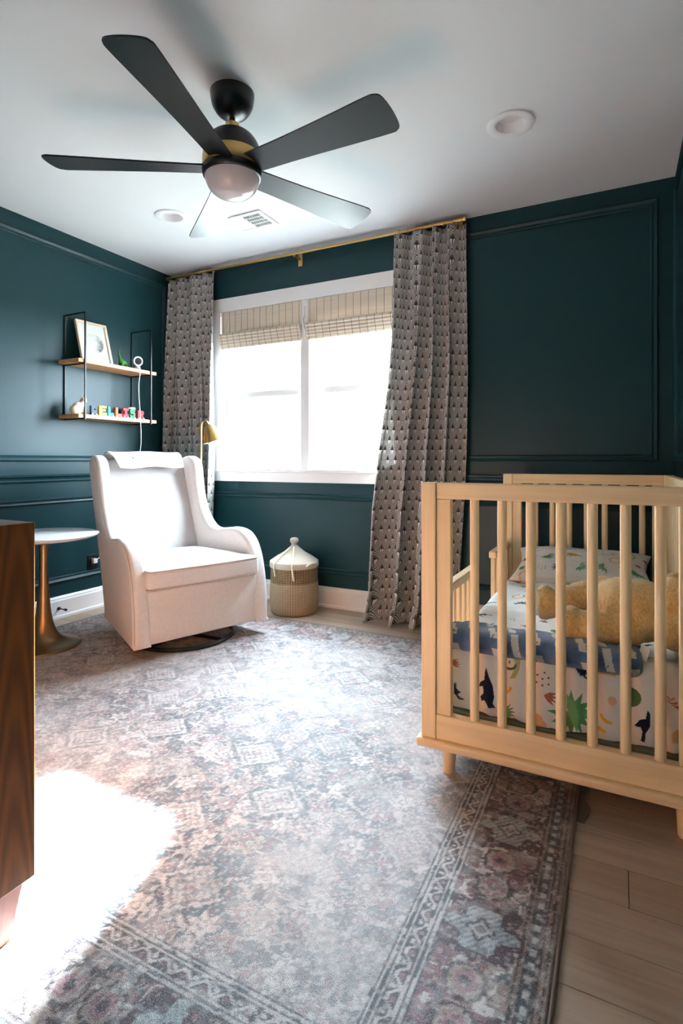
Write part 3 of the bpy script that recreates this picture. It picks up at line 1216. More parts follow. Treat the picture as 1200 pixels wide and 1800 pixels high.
def in_poly(u, v, poly):
    r_ = np.zeros(len(u), bool)
    n = len(poly)
    for i in range(n):
        x0, y0 = poly[i]; x1, y1 = poly[(i + 1) % n]
        c_ = ((y0 > v) != (y1 > v))
        with np.errstate(divide='ignore', invalid='ignore'):
            r_ ^= c_ & (u < (x1 - x0) * (v - y0) / (y1 - y0 + 1e-12) + x0)
    return r_


def xf(poly, s_=1, rot=0, o=(0, 0), flip=False):
    c_, n_ = math.cos(rot), math.sin(rot)
    return [((-x if flip else x) * s_ * c_ - y * s_ * n_ + o[0], (-x if flip else x) * s_ * n_ + y * s_ * c_ + o[1]) for x, y in poly]


def blade_leaf(a, l0, l1, w):
    return [(l0 * math.cos(a), l0 * math.sin(a)), ((l0 + l1) / 2 * math.cos(a) - w * math.sin(a), (l0 + l1) / 2 * math.sin(a) + w * math.cos(a)),
            (l1 * math.cos(a), l1 * math.sin(a)), ((l0 + l1) / 2 * math.cos(a) + w * math.sin(a), (l0 + l1) / 2 * math.sin(a) - w * math.cos(a))]


# generic long-necked and upright dinosaurs, leaves, sprigs (unit size about 1)
DINO = [(-0.55, 0.02), (-0.30, 0.12), (-0.05, 0.20), (0.16, 0.18), (0.26, 0.26), (0.36, 0.42), (0.50, 0.46), (0.56, 0.38), (0.44, 0.32), (0.36, 0.14),
        (0.28, 0.0), (0.24, -0.22), (0.32, -0.26), (0.18, -0.27), (0.12, -0.06), (-0.04, -0.06), (-0.06, -0.24), (0.0, -0.28), (-0.14, -0.28), (-0.16, -0.04), (-0.32, 0.02)]
REX = [(-0.60, 0.30), (-0.30, 0.12), (-0.05, 0.22), (0.18, 0.24), (0.34, 0.18), (0.50, 0.24), (0.60, 0.14), (0.48, 0.06), (0.32, 0.06), (0.26, -0.06), (0.34, -0.12), (0.22, -0.10),
       (0.12, -0.02), (0.06, -0.20), (0.16, -0.32), (0.02, -0.30), (-0.08, -0.06), (-0.16, -0.18), (-0.06, -0.32), (-0.22, -0.30), (-0.24, -0.02), (-0.42, 0.14)]


def motif_set():
    S = []

    def leafy(o, s_, col, a0, n=7, spread=2.4):
        for i in range(n):
            S.append((col, xf(blade_leaf(a0 - spread / 2 + spread * i / (n - 1), 0.02, 0.55, 0.07), s_, 0, o)))

    def arc(o, r_, a0, a1, w, col):
        A = np.linspace(a0, a1, 8)
        S.append((col, [(o[0] + r_ * math.cos(a), o[1] + r_ * math.sin(a)) for a in A] + [(o[0] + (r_ - w) * math.cos(a), o[1] + (r_ - w) * math.sin(a)) for a in A[::-1]]))

    def disc(o, r_, col):
        S.append((col, [(o[0] + r_ * math.cos(a), o[1] + r_ * math.sin(a)) for a in np.linspace(0, 6.28, 14)]))

    def dots(o, s_, col):
        for dx_, dy_ in ((0, 0), (0.3, 0.1), (-0.25, 0.2), (0.1, 0.35), (-0.3, -0.2), (0.3, -0.25), (0.0, -0.35)):
            disc((o[0] + dx_ * s_, o[1] + dy_ * s_), s_ * 0.06, col)
    return S, leafy, arc, disc, dots


def front_print():
    """drop facing the viewer, in (x, z) metres"""
    S, leafy, arc, disc, dots = motif_set()
    S.append((NAVY, [(2.782, .352), (2.790, .325), (2.802, .300), (2.806, .262), (2.802, .245), (2.812, .228), (2.806, .216), (2.798, .224), (2.792, .214), (2.786, .236),
                     (2.776, .250), (2.768, .244), (2.764, .258), (2.774, .272), (2.772, .292), (2.760, .290), (2.764, .304), (2.776, .312), (2.778, .335)]))
    S.append((NAVY, [(2.683, .300), (2.690, .270), (2.702, .262), (2.694, .250), (2.716, .232), (2.690, .238), (2.676, .246)]))
    disc((2.800, .205), .028, P_(232, 206, 196)); disc((2.780, .198), .02, P_(226, 222, 220))
    S.append((LIME, [(2.838, .405), (2.866, .412), (2.884, .398), (2.880, .360), (2.868, .332), (2.852, .328), (2.862, .350), (2.868, .378), (2.856, .392), (2.840, .394)]))
    arc((2.852, .376), .022, 3.3, 6.1, .007, OLIVE)
    dots((2.836, .372), .05, OLIVE)
    arc((2.836, .306), .024, -1.6, -0.1, .008, OCHRE)
    leafy((2.832, .222), .07, GREEN, 0.1, 5, 1.6)
    dots((2.946, .345), .055, P_(110, 90, 84))
    leafy((2.948, .298), .075, RUST, -0.25, 4, 1.0)
    disc((2.930, .222), .020, PEACH); disc((2.942, .212), .016, PEACH); disc((2.924, .208), .014, P_(224, 190, 120))
    leafy((3.026, .262), .125, GREEN, -0.7, 11, 4.6)
    S.append((P_(112, 172, 112), [(3.012, .318), (3.034, .290), (3.044, .250), (3.040, .205), (3.024, .235), (3.012, .275)]))
    leafy((3.030, .396), .095, NAVY, 0.0, 5, 1.3)
    S.append((OCHRE, [(3.078, .404), (3.100, .396), (3.140, .392), (3.140, .386), (3.098, .388), (3.078, .396)]))
    disc((3.176, .335), .026, P_(84, 112, 72))
    arc((3.130, .285), .034, 3.4, 4.7, .008, OCHRE)
    S.append((OCHRE, [(3.078, .246), (3.098, .244), (3.116, .234), (3.112, .228), (3.078, .238)]))
    disc((3.130, .318), .012, PEACH)
    S.append((BLACK, [(3.184, .262), (3.196, .276), (3.212, .282), (3.216, .306), (3.222, .300), (3.222, .262), (3.212, .238), (3.210, .216), (3.200, .222), (3.204, .244), (3.200, .258)]))
    for i in range(3):
        S.append((RUST, [(3.246 + .012 * i, .358), (3.252 + .012 * i, .356), (3.286 + .006 * i, .326 - .004 * i), (3.282 + .006 * i, .326 - .004 * i)]))
    leafy((2.668, .345), .06, RUST, 0.2, 4, 0.8)
    arc((2.700, .400), .03, 0.6, 2.6, .007, OLIVE)
    disc((3.290, .250), .018, P_(214, 180, 120))
    return S


def scatter_print(u0, u1, v0, v1, seed, pitch=0.105):
    S, leafy, arc, disc, dots = motif_set()
    r_ = random.Random(seed)
    i = 0
    v = v0
    while v < v1:
        u = u0 + (pitch / 2 if int(v / pitch) % 2 else 0)
        while u < u1:
            o = (u + r_.uniform(-.02, .02), v + r_.uniform(-.02, .02))
            kind = r_.randrange(7)
            if kind == 0:
                S.append((r_.choice((NAVY, OCHRE, LIME)), xf(DINO, .085, r_.uniform(-.6, .6), o, r_.random() < .5)))
            elif kind == 1:
                S.append((r_.choice((NAVY, OCHRE, BLACK)), xf(REX, .075, r_.uniform(-.6, .6), o, r_.random() < .5)))
            elif kind == 2:
                leafy(o, .07, r_.choice((GREEN, OLIVE)), r_.uniform(0, 6), 7, 3.0)
            elif kind == 3:
                leafy(o, .06, RUST, r_.uniform(0, 6), 4, 0.9)
            elif kind == 4:
                arc(o, .028, r_.uniform(0, 6), r_.uniform(6.5, 8), .007, r_.choice((OCHRE, LIME)))
            elif kind == 5:
                dots(o, .05, r_.choice((OLIVE, RUST)))
            else:
                disc(o, .014, r_.choice((PEACH, GREEN)))
            u += pitch
        v += pitch
    return S


def paint(u, v, shapes, base):
    C = np.tile(base, (len(u), 1)).astype(float)
    for col, poly in shapes:
        pa = np.array(poly)
        m_ = (u > pa[:, 0].min()) & (u < pa[:, 0].max()) & (v > pa[:, 1].min()) & (v < pa[:, 1].max())
        if m_.any():
            idx_ = np.where(m_)[0]
            ins = in_poly(u[idx_], v[idx_], poly)
            C[idx_[ins]] = col
    return C


MUSLIN = P_(232, 226, 220)
DZ = 0.425
mb = MB()
mb.rbox(bx0, bx1, by0, by1, 0.150, DZ, 0.055, 8, (400, 170, 140))
V = np.array(mb.v)
# crumples: stronger low on the drop, soft on top
n1 = fbm(V[:, 0] * 1.0, V[:, 2] * 0.35 + V[:, 1] * 0.8, 16, 201, 3) - 0.5
n2 = fbm(V[:, 0], V[:, 1], 9, 205, 3) - 0.5
n3 = fbm(V[:, 0] * 1.0 + V[:, 2] * 0.2, V[:, 2] * 0.2, 34, 209, 2) - 0.5
front = np.clip((by0 + 0.06 - V[:, 1]) / 0.06, 0, 1)
low = np.clip((0.36 - V[:, 2]) / 0.12, 0, 1)
top = np.clip((V[:, 2] - 0.36) / 0.06, 0, 1)
cen = np.array([(bx0 + bx1) / 2, (by0 + by1) / 2, 0])
V2 = V.copy()
V2[:, 1] += front * (n1 * 0.018 + n3 * 0.010 * (0.4 + low))
V2[:, 1] = np.maximum(V2[:, 1], by0 - 0.012)
V2[:, 2] += top * (n2 * 0.020) + front * low * n3 * 0.018
V2[:, 2] = np.maximum(V2[:, 2], 0.2045 + 0.006 * front * (n3 + 0.5))
mb.v = V2.tolist()
onfront = (V[:, 1] < by0 + 0.02) & (V[:, 2] < DZ - 0.004)
Ct = paint(V[:, 0], V[:, 1], scatter_print(bx0, bx1, by0, by1, 5), MUSLIN)
Cf = paint(V[:, 0], V[:, 2], front_print(), MUSLIN)
Cs = paint(V[:, 1], V[:, 2], scatter_print(by0, by1, .20, .42, 9), MUSLIN)
side = (V[:, 0] < bx0 + 0.02) | (V[:, 0] > bx1 - 0.02)
C = np.where(onfront[:, None], Cf, np.where((side & (V[:, 2] < DZ - 0.03))[:, None], Cs, Ct))
tag(mb.build('printed_duvet', 'print', None, True, colors=C, angle=0), 'white duvet printed with dinosaurs and leaves tucked into the crib', 'duvet')


def pillow(name, label, loc, rot, w, h, th, seed):
    nx_, ny_ = 120, 80
    us = np.linspace(-1, 1, nx_); vs_ = np.linspace(-1, 1, ny_)
    U, Vv = np.meshgrid(us, vs_)
    U = U.ravel(); Vv = Vv.ravel()
    prof = ((1 - np.abs(U) ** 2.6) * (1 - np.abs(Vv) ** 2.6)) ** 0.45
    wr = (fbm(U * 1.0, Vv, 3.2, seed, 3) - 0.5)
    pinch = 1 - 0.05 * (1 - Vv ** 2) * np.abs(U) ** 4
    x = U * w / 2 * (1 - 0.06 * (1 - np.abs(Vv)) * np.abs(U)) * pinch
    y = Vv * h / 2 * (1 - 0.08 * (1 - np.abs(U)) * np.abs(Vv))
    zt = prof * th * 0.5 + wr * 0.020 * prof
    zb_ = -prof * th * 0.5
    n = nx_ * ny_
    pts = np.concatenate([np.stack([x, y, zt], 1), np.stack([x, y, zb_], 1)])
    fc = []
    for j in range(ny_ - 1):
        for i in range(nx_ - 1):
            a = j * nx_ + i
            fc.append((a, a + 1, a + nx_ + 1, a + nx_))
            fc.append((n + a, n + a + nx_, n + a + nx_ + 1, n + a + 1))
    Ctop = paint(x, y, scatter_print(-w / 2, w / 2, -h / 2, h / 2, seed, 0.085), MUSLIN)
    o = MB().add(pts.tolist(), fc).build(name, 'print', None, True, colors=np.concatenate([Ctop, Ctop]), angle=0)
    o.location = loc
    o.rotation_euler = rot
    return tag(o, label, 'pillow')


pillow('printed_pillow', 'dinosaur print pillow propped against the far end of the crib', (2.985, -0.452, 0.482), (R(16), R(0), R(1)), 0.60, 0.36, 0.12, 31)

# folded fuzzy blanket across the near end of the bed
mb = MB()
kx0, kx1, ky0, ky1 = 2.652, 3.205, -1.578, -1.37
mb.rbox(kx0, kx1, ky0, ky1, 0.392, 0.452, 0.026, 6, (260, 110, 16))
V = np.array(mb.v)
nz_ = fbm(V[:, 0], V[:, 1], 13, 301, 3) - 0.5
fr = np.clip((V[:, 2] - 0.40) / 0.04, 0, 1)
V2 = V.copy()
V2[:, 2] += fr * (nz_ * 0.02 + 0.012 * np.sin((V[:, 1] - ky0) * 30)) - 0.012 * np.clip((V[:, 1] - (ky1 - .1)) / .1, 0, 1) * fr
V2[:, 2] = np.where(V[:, 1] > by0 + 0.02, np.maximum(V2[:, 2], 0.428), V2[:, 2])
V2[:, 1] += (fbm(V[:, 0], V[:, 2], 8, 305, 2) - 0.5) * 0.012
V2[:, 1] = np.maximum(V2[:, 1], -1.583)
mb.v = V2.tolist()
path = np.where(V[:, 1] < ky0 + 0.03, V[:, 2] - 0.39, 0.06 + V[:, 1] - ky0)      # run of the cloth from the hem upwards
sx = V[:, 0] + 0.25 * path
BLUE, CREAMW = P_(78, 108, 152), P_(236, 230, 220)
per = 0.062
ix = np.floor(sx / per)
iv = np.floor(path / 0.085 + 0.5 * (ix % 2))
dash = (np.abs((sx / per) % 1 - 0.5) < 0.17) & (np.abs((path / 0.085 + 0.5 * (ix % 2)) % 1 - 0.5) < 0.36)
edge = fbm(V[:, 0], V[:, 1] + V[:, 2], 90, 311, 2)
dash &= edge > 0.24
C = np.where(dash[:, None], CREAMW, BLUE * (0.75 + 0.6 * edge[:, None]))
tag(mb.build('folded_blanket', 'blanket', None, True, colors=C, angle=0), 'fuzzy blue blanket with cream dashes folded at the crib foot', 'blanket')

# plush bear lying on the blanket
def capsule(m_, a, b_, r0, r1, n=8):
    a, b_ = Vector(a), Vector(b_)
    for i in range(n):
        f = i / (n - 1)
        m_.ball(a.lerp(b_, f), r0 + (r1 - r0) * f, 14, 9)


bear = thing('plush_bear', 'honey brown plush bear lying on its side in the crib', 'plush toy', (3.18, -1.40, 0.45))
bo = Vector((3.18, -1.40, 0.45))
m_ = MB()
L = lambda x, y, z: (x - bo.x, y - bo.y, z - bo.z)
capsule(m_, L(3.028, -1.488, .497), L(3.175, -1.460, .500), .046, .050)       # near leg
m_.ball(L(3.020, -1.490, .503), (.036, .050, .052), 16, 10)
capsule(m_, L(2.950, -1.400, .528), L(3.100, -1.335, .572), .043, .050)       # far leg
m_.ball(L(2.935, -1.405, .535), (.034, .046, .056), 16, 10)
m_.ball(L(3.165, -1.385, .545), (.100, .105, .088), 24, 14)                   # body
m_.ball(L(3.205, -1.395, .540), (.085, .100, .092), 24, 14)
m_.ball(L(3.288, -1.400, .555), (.062, .085, .092), 24, 14)                   # head
m_.ball(L(3.292, -1.470, .505), (.055, .055, .050), 20, 12)                   # muzzle side
m_.ball(L(3.300, -1.335, .622), (.030, .020, .032), 16, 10)                   # ears
m_.ball(L(3.318, -1.455, .612), (.026, .022, .030), 16, 10)
body = m_.build('body', 'plush', bear, True, angle=0)
md = body.modifiers.new('fuse', 'REMESH')
md.mode = 'VOXEL'
md.voxel_size = 0.0055
md.use_smooth_shade = True
md = body.modifiers.new('soften', 'SMOOTH')
md.factor = 0.5
md.iterations = 4
tx = bpy.data.textures.new('fur_lumps', 'CLOUDS')
tx.noise_scale = 0.012
tx.noise_depth = 3
md = body.modifiers.new('fur', 'DISPLACE')
md.texture = tx
md.strength = 0.007
md.texture_coords = 'LOCAL'
for c_, r_ in (((2.998, -1.514, .505), (.022, .026, .040)), ((2.912, -1.428, .538), (.020, .028, .042))):
    m_ = MB().ball(L(*c_), r_, 18, 12)
    m_.build('lit_fur_patch', 'plush_lit', bear, True, angle=0)  # lighter patch on each foot, painting in fur lit by the window
m_ = MB().rbox(-0.012, 0.012, -0.001, 0.001, -0.040, 0.0, 0.0005, 1)
o = m_.build('care_tag', 'paper', bear)
o.location = L(3.214, -1.520, .472)
o.rotation_euler = (R(-14), R(14), R(-8))

# ------------------------------------------------------------------ wingback glider armchair
ch = thing('armchair', 'oatmeal linen wingback swivel glider by the window', 'armchair', (1.088, -1.388, 0), math.atan2(0.938, 0.348))
CW = 0.78


def taper(P):
    P = np.array(P, float)
    t_ = np.maximum(0, P[:, 1] - 0.2) * (0.22 - 0.12 * P[:, 2])
    s_ = (P[:, 0] - CW / 2) / (CW / 2)
    P[:, 0] -= np.sign(s_) * np.minimum(np.abs(s_), 1) * t_
    return P


SIDE = [(0.004, 0.080), (0.006, 0.19), (0.016, 0.30), (0.040, 0.41), (0.075, 0.490), (0.120, 0.545), (0.185, 0.580), (0.265, 0.590), (0.350, 0.580), (0.430, 0.574),
        (0.490, 0.592), (0.545, 0.640), (0.592, 0.705), (0.625, 0.785), (0.648, 0.870), (0.664, 0.940), (0.690, 0.990), (0.735, 1.016), (0.795, 1.018), (0.850, 0.996),
        (0.872, 0.945), (0.850, 0.800), (0.800, 0.560), (0.740, 0.320), (0.690, 0.080)]
core = spline(SIDE, 4)
core = np.array([p for p in core])


def offset_loop(P, d):
    n = len(P)
    out = []
    for i in range(n):
        a, b_ = P[i - 1], P[(i + 1) % n]
        t_ = (b_ - a) / (np.linalg.norm(b_ - a) + 1e-9)
        out.append(P[i] + np.array([t_[1], -t_[0]]) * d)
    return np.array(out)


def side_panel(x0, x1, r=0.028):
    area = 0.5 * np.sum(core[:, 0] * np.roll(core[:, 1], -1) - np.roll(core[:, 0], -1) * core[:, 1])
    sgn = 1 if area > 0 else -1
    K = 6
    rings = [(x0 + r * (1 - math.cos(math.pi / 2 * k_ / K)), r * (1 - math.sin(math.pi / 2 * k_ / K))) for k_ in range(K + 1)]
    rings += [(x1 - r * (1 - math.cos(math.pi / 2 * k_ / K)), r * (1 - math.sin(math.pi / 2 * k_ / K))) for k_ in range(K, -1, -1)]
    n = len(core)
    v, f = [], []
    for xx, ins in rings:
        q_ = offset_loop(core, -sgn * ins)
        v += [(xx, p[0], max(p[1], 0.080) if c0[1] > 0.082 else 0.080) for p, c0 in zip(q_, core)]
    for i in range(len(rings) - 1):
        for j in range(n):
            k2 = (j + 1) % n
            f.append((i * n + j, i * n + k2, (i + 1) * n + k2, (i + 1) * n + j))
    f.append(tuple(range(n)))
    f.append(tuple((len(rings) - 1) * n + j for j in range(n))[::-1])
    return MB().add(taper(v).tolist(), f)


side_panel(0.0, 0.088).build('side_wing', 'linen', ch, True, angle=50)
side_panel(CW - 0.088, CW).build('side_wing', 'linen', ch, True, angle=50)
# base with the front panel
MB().rbox(0.070, CW - 0.070, 0.020, 0.66, 0.082, 0.345, 0.012, 3, (2, 6, 2), taper).build('front_panel', 'linen', ch, True)


def lean(P):
    P = np.array(P, float)
    z = P[:, 2]
    u = (P[:, 0] - CW / 2) / 0.31
    P[:, 1] += 0.575 + (z - 0.42) * 0.40 - 0.022 * (1 - np.clip(np.abs(u), 0, 1) ** 2) * np.sin(np.clip((z - 0.40) / 0.6, 0, 1) * math.pi)
    P[:, 2] += np.where(z > 0.9, -0.018 * np.clip(np.abs(u), 0, 1) ** 2, 0)
    return taper(P)


MB().rbox(0.060, CW - 0.060, 0.0, 0.085, 0.36, 1.008, 0.035, 5, (16, 1, 18), lean).build('backrest', 'linen_dimmed', ch, True)


def rear(P):
    P = np.array(P, float)
    P[:, 1] += 0.655 + (P[:, 2] - 0.42) * 0.33
    return taper(P)


MB().rbox(0.050, CW - 0.050, -0.02, 0.040, 0.085, 0.985, 0.02, 3, (4, 1, 8), rear).build('back_shell', 'linen', ch, True)


def crown(P):
    P = np.array(P, float)
    u = np.clip(np.abs((P[:, 0] - CW / 2) / 0.315), 0, 1); w = np.clip(np.abs((P[:, 1] - 0.29) / 0.30), 0, 1)
    P[:, 2] += np.where(P[:, 2] > 0.40, 0.022 * (1 - u ** 2.5) * (1 - w ** 3), 0)
    P[:, 1] -= 0.012 * (1 - u ** 2) * np.clip((0.1 - P[:, 1]) / 0.1, 0, 1)
    return taper(P)


cu = MB().rbox(0.064, CW - 0.066, -0.004, 0.615, 0.347, 0.452, 0.026, 4, (16, 14, 2), crown).build('seat_cushion', 'linen', ch, True)
for zz in (0.444, 0.356):
    pts = [(0.072, 0.05, zz), (0.070, 0.012, zz), (0.086, -0.001, zz)]
    for i in range(11):
        u = -1 + 2 * i / 10
        pts.append((CW / 2 + u * 0.29, -0.003 - 0.012 * (1 - u * u), zz))
    pts += [(CW - 0.088, -0.001, zz), (CW - 0.072, 0.012, zz), (CW - 0.074, 0.05, zz)]
    MB().tube(pts, 0.0032, 8).build('piping', 'piping', cu, True)
for s_ in (0, 1):
    xi = 0.0885 if s_ == 0 else CW - 0.0885
    seam = []
    for z in np.linspace(0.46, 0.985, 16):
        yb = 0.575 + (z - 0.42) * 0.40 + 0.004
        seam.append((xi, yb, z))
    MB().tube(taper(seam).tolist(), 0.0034, 8).build('piping', 'piping', ch, True)
    # welt along the outer edge of arm and wing
    xo_ = 0.008 if s_ == 0 else CW - 0.008
    q_ = offset_loop(core, 0.0)
    a2 = 0.5 * np.sum(core[:, 0] * np.roll(core[:, 1], -1) - np.roll(core[:, 0], -1) * core[:, 1])
    ins = offset_loop(core, 0.0095 if a2 < 0 else -0.0095)
    MB().tube(taper([(xo_, p[0], max(p[1], 0.084)) for p in ins[1:70]]).tolist(), 0.0022, 6).build('piping', 'piping', ch, True)
# swivel base
rc = (0.385, 0.275)
a = np.linspace(0, 2 * math.pi, 48, endpoint=False)
MB().tube([(rc[0] + 0.275 * math.cos(q_), rc[1] + 0.275 * math.sin(q_), ZR + 0.011) for q_ in a], 0.011, 10, True).build('swivel_ring', 'black_metal', ch, True)
m_ = MB()
for q_ in (0.4, 0.4 + math.pi / 2):
    c_, s_ = math.cos(q_), math.sin(q_)
    m_.tube([(rc[0] - 0.27 * c_, rc[1] - 0.27 * s_, ZR + 0.013), (rc[0] + 0.27 * c_, rc[1] + 0.27 * s_, ZR + 0.013)], 0.010, 8)
m_.build('cross_bar', 'black_metal', ch, True)
MB().lathe([(0.05, ZR + 0.012), (0.05, 0.060), (0.20, 0.062), (0.20, 0.082)], 28, (rc[0], rc[1], 0)).build('swivel_plate', 'black_metal', ch, True)

# padded head cloth folded over the top of the backrest
def place_chair_local(o):
    o.location = ch.location
    o.rotation_euler = ch.rotation_euler


nu, nv = 40, 34
prof = spline([(0.905, 0.955), (0.895, 0.99), (0.872, 1.022), (0.835, 1.034), (0.800, 1.030), (0.768, 1.010), (0.752, 0.978), (0.738, 0.945)], 5)
pts, fc = [], []
for thick in (0.0, 0.011):
    off = offset_loop(prof, 0) * 1.0
    for i, p in enumerate(prof):
        a_, b_ = prof[max(i - 1, 0)], prof[min(i + 1, len(prof) - 1)]
        t_ = (b_ - a_) / np.linalg.norm(b_ - a_)
        nrm = np.array([t_[1], -t_[0]])
        nrm = nrm if nrm[1] > 0 or p[0] < 0.8 and nrm[0] < 0 else -nrm
        for j in range(nu):
            u = j / (nu - 1)
            skew = 0.05 * np.clip((i / len(prof) - 0.5) * 2, 0, 1)
            x = 0.165 + skew + (0.615 - 0.165 - skew * 0.9) * u
            sag = 0.006 * math.sin(u * 9) * (i / len(prof))
            pts.append((x, p[0] + nrm[0] * thick, p[1] + nrm[1] * thick - sag))
m1 = len(prof)
S0 = m1 * nu
for s0 in (0, S0):
    for i in range(m1 - 1):
        for j in range(nu - 1):
            a_ = s0 + i * nu + j
            fc.append((a_, a_ + 1, a_ + nu + 1, a_ + nu))
for j in range(nu - 1):
    for i in (0, m1 - 1):
        fc.append((i * nu + j, i * nu + j + 1, S0 + i * nu + j + 1, S0 + i * nu + j))
for i in range(m1 - 1):
    for j in (0, nu - 1):
        fc.append((i * nu + j, (i + 1) * nu + j, S0 + (i + 1) * nu + j, S0 + i * nu + j))
hc = thing('head_cloth', 'white padded cloth with buttons folded over the armchair backrest', 'cloth', ch.location, ch.rotation_euler[2])
MB().add(pts, fc).build('pad', 'cloth_white', hc, True, angle=60)
for x in (0.30, 0.47):
    MB().ball((x, 0.756, 1.005), (0.010, 0.006, 0.010), 14, 8).build('button', 'piping', hc, True)

# ------------------------------------------------------------------ tulip side table
t = thing('side_table', 'small round white-topped side table on a brass trumpet stem', 'side table', (0.428, -1.396, ZR))
pr = [(0.182, 0.0), (0.182, 0.005), (0.165, 0.012), (0.120, 0.026), (0.082, 0.050), (0.056, 0.095), (0.040, 0.160), (0.029, 0.260), (0.022, 0.380), (0.0205, 0.470), (0.026, 0.535), (0.045, 0.566)]
MB().lathe([tuple(p) for p in spline(pr, 4)], 56).build('stem', 'brass_dark', t, True, angle=60)
MB().lathe([(0.05, 0.566), (0.235, 0.568), (0.262, 0.578), (0.270, 0.588), (0.266, 0.592), (0.0001, 0.592)], 64).build('table_top', 'stone', t, True, angle=40)

# ------------------------------------------------------------------ brass floor lamp behind the chair
t = thing('floor_lamp', 'brass arc floor lamp with cone shade behind the armchair', 'floor lamp', (0.505, -0.262, 0))
MB().lathe([(0.125, 0.0), (0.125, 0.012), (0.118, 0.016), (0.012, 0.020), (0.0001, 0.020)], 40).build('base', 'brass', t, True)
arc_ = [(0, 0, 0.018), (0, 0, 0.60), (0, 0, 1.16)] + [(0.036 - 0.036 * math.cos(q_), 0, 1.225 + 0.045 * math.sin(q_)) for q_ in np.linspace(0, math.pi * 0.85, 10)]
MB().tube(arc_, 0.0055, 10).build('pole', 'brass', t, True)
sh = MB().lathe([(0.016, 0.0), (0.026, -0.012), (0.048, -0.060), (0.066, -0.105), (0.064, -0.105), (0.045, -0.060), (0.024, -0.014), (0.0001, -0.006)], 36, cap=False).build('lamp_shade', 'brass', t, True)
sh.location = (0.070, 0, 1.245)
sh.scale = (1.18, 1.18, 1.18)
sh.rotation_euler = (R(12), R(-14), 0)
bl = MB().ball((0, 0, -0.085), (0.046, 0.046, 0.052), 24, 14).build('bulb', 'globe', sh, True)

# ------------------------------------------------------------------ lidded basket
t = thing('lidded_basket', 'two-tone woven seagrass basket with conical lid by the window wall', 'basket', (1.245, -0.205, 0))
BR = 0.155
low_p = [(0.0001, 0.0), (BR * 0.90, 0.0), (BR * 0.97, 0.010), (BR * 1.0, 0.03)] + [(BR * (1.0 + 0.035 * math.sin(math.pi * q_)), 0.03 + 0.175 * q_) for q_ in np.linspace(0.1, 1, 10)]
hp = [(BR * 1.0, 0.205)] + [(BR * (1.0 - 0.01 * q_), 0.205 + 0.110 * q_) for q_ in np.linspace(0.15, 1, 6)]
lo_ = MB().lathe(low_p, 64, cap=False).build('lower_band', 'basket_low', t, True, pat=True, angle=0)
MB().lathe(hp, 64, cap=False).build('upper_band', 'basket_high', t, True, pat=True, angle=0)
lid = [(BR * 0.97, 0.300), (BR * 1.03, 0.302), (BR * 1.03, 0.332), (BR * 0.98, 0.340), (0.115, 0.365), (0.070, 0.392), (0.036, 0.420), (0.022, 0.434)]
ld = MB().lathe([tuple(p) for p in spline(lid, 4)], 64, cap=False).build('lid', 'basket_lid', t, True, pat=True, angle=0)
MB().lathe([tuple(p) for p in spline([(0.020, 0.432), (0.019, 0.445), (0.027, 0.458), (0.028, 0.472), (0.020, 0.482), (0.0001, 0.486)], 4)], 32, cap=False).build('knob', 'basket_lid', ld, True, pat=True, angle=0)
for a0, dz in ((-1.1, -0.10), (-1.9, -0.08)):
    p0 = (BR * 0.9 * math.cos(a0), BR * 0.9 * math.sin(a0), 0.352)
    p1 = (BR * 1.07 * math.cos(a0), BR * 1.07 * math.sin(a0), 0.325)
    p2 = (BR * 1.06 * math.cos(a0 + .06), BR * 1.06 * math.sin(a0 + .06), 0.335 + dz)
    MB().tube(spline([(0.03 * math.cos(a0), 0.03 * math.sin(a0), 0.425), p0, p1, p2], 5).tolist(), 0.006, 8).build('tassel', 'tassel', t, True)
# wire-like white handle loop round the rim
a = np.linspace(-0.35, 0.35, 10)
MB().tube([((BR * 1.06) * math.cos(q_ - 0.2), (BR * 1.06) * math.sin(q_ - 0.2), 0.315 + 0.02 * math.cos(q_ * 4)) for q_ in a], 0.007, 8).build('handle', 'tassel', t, True)

# ------------------------------------------------------------------ dresser
dr = thing('dresser', 'walnut mid-century dresser cut off at the left edge', 'dresser', (1.40, -2.79, 0))
dx0, dx1, dy0, dy1 = -0.66, 0.66, -0.26, 0.258
MB().rbox(dx1 - 0.022, dx1, dy0, dy1, 0.121, 0.860, 0.0025, 2).build('side_panel', 'walnut', dr)
MB().rbox(dx0, dx0 + 0.022, dy0, dy1, 0.121, 0.860, 0.0025, 2).build('side_panel', 'walnut', dr)
MB().rbox(dx0 + 0.022, dx1 - 0.022, dy0, dy1, 0.838, 0.860, 0.0025, 2).build('top', 'walnut', dr)
MB().rbox(dx0 + 0.022, dx1 - 0.022, dy0, dy1, 0.121, 0.143, 0.0025, 2).build('bottom', 'walnut', dr)
MB().box(dx0 + 0.022, dx1 - 0.022, dy0 + 0.005, dy0 + 0.02, 0.143, 0.838).build('back_panel', 'walnut', dr)
MB().box(-0.011, 0.011, dy0 + 0.02, dy1 - 0.006, 0.143, 0.838).build('divider', 'walnut', dr)
for cx in (-0.3245, 0.3245):
    for i in range(3):
        z0 = 0.147 + i * 0.2305
        f_ = MB().rbox(cx - 0.309, cx + 0.309, dy1 - 0.022, dy1 - 0.002, z0, z0 + 0.226, 0.002).build('drawer', 'walnut', dr)
        MB().lathe([(0.006, 0), (0.006, 0.012), (0.014, 0.016), (0.014, 0.024), (0.0001, 0.026)], 20).build('knob', 'brass', f_, True)
        kn = f_.children[0]
        kn.location = (cx, dy1 - 0.002, z0 + 0.113)
        kn.rotation_euler = (R(-90), 0, 0)
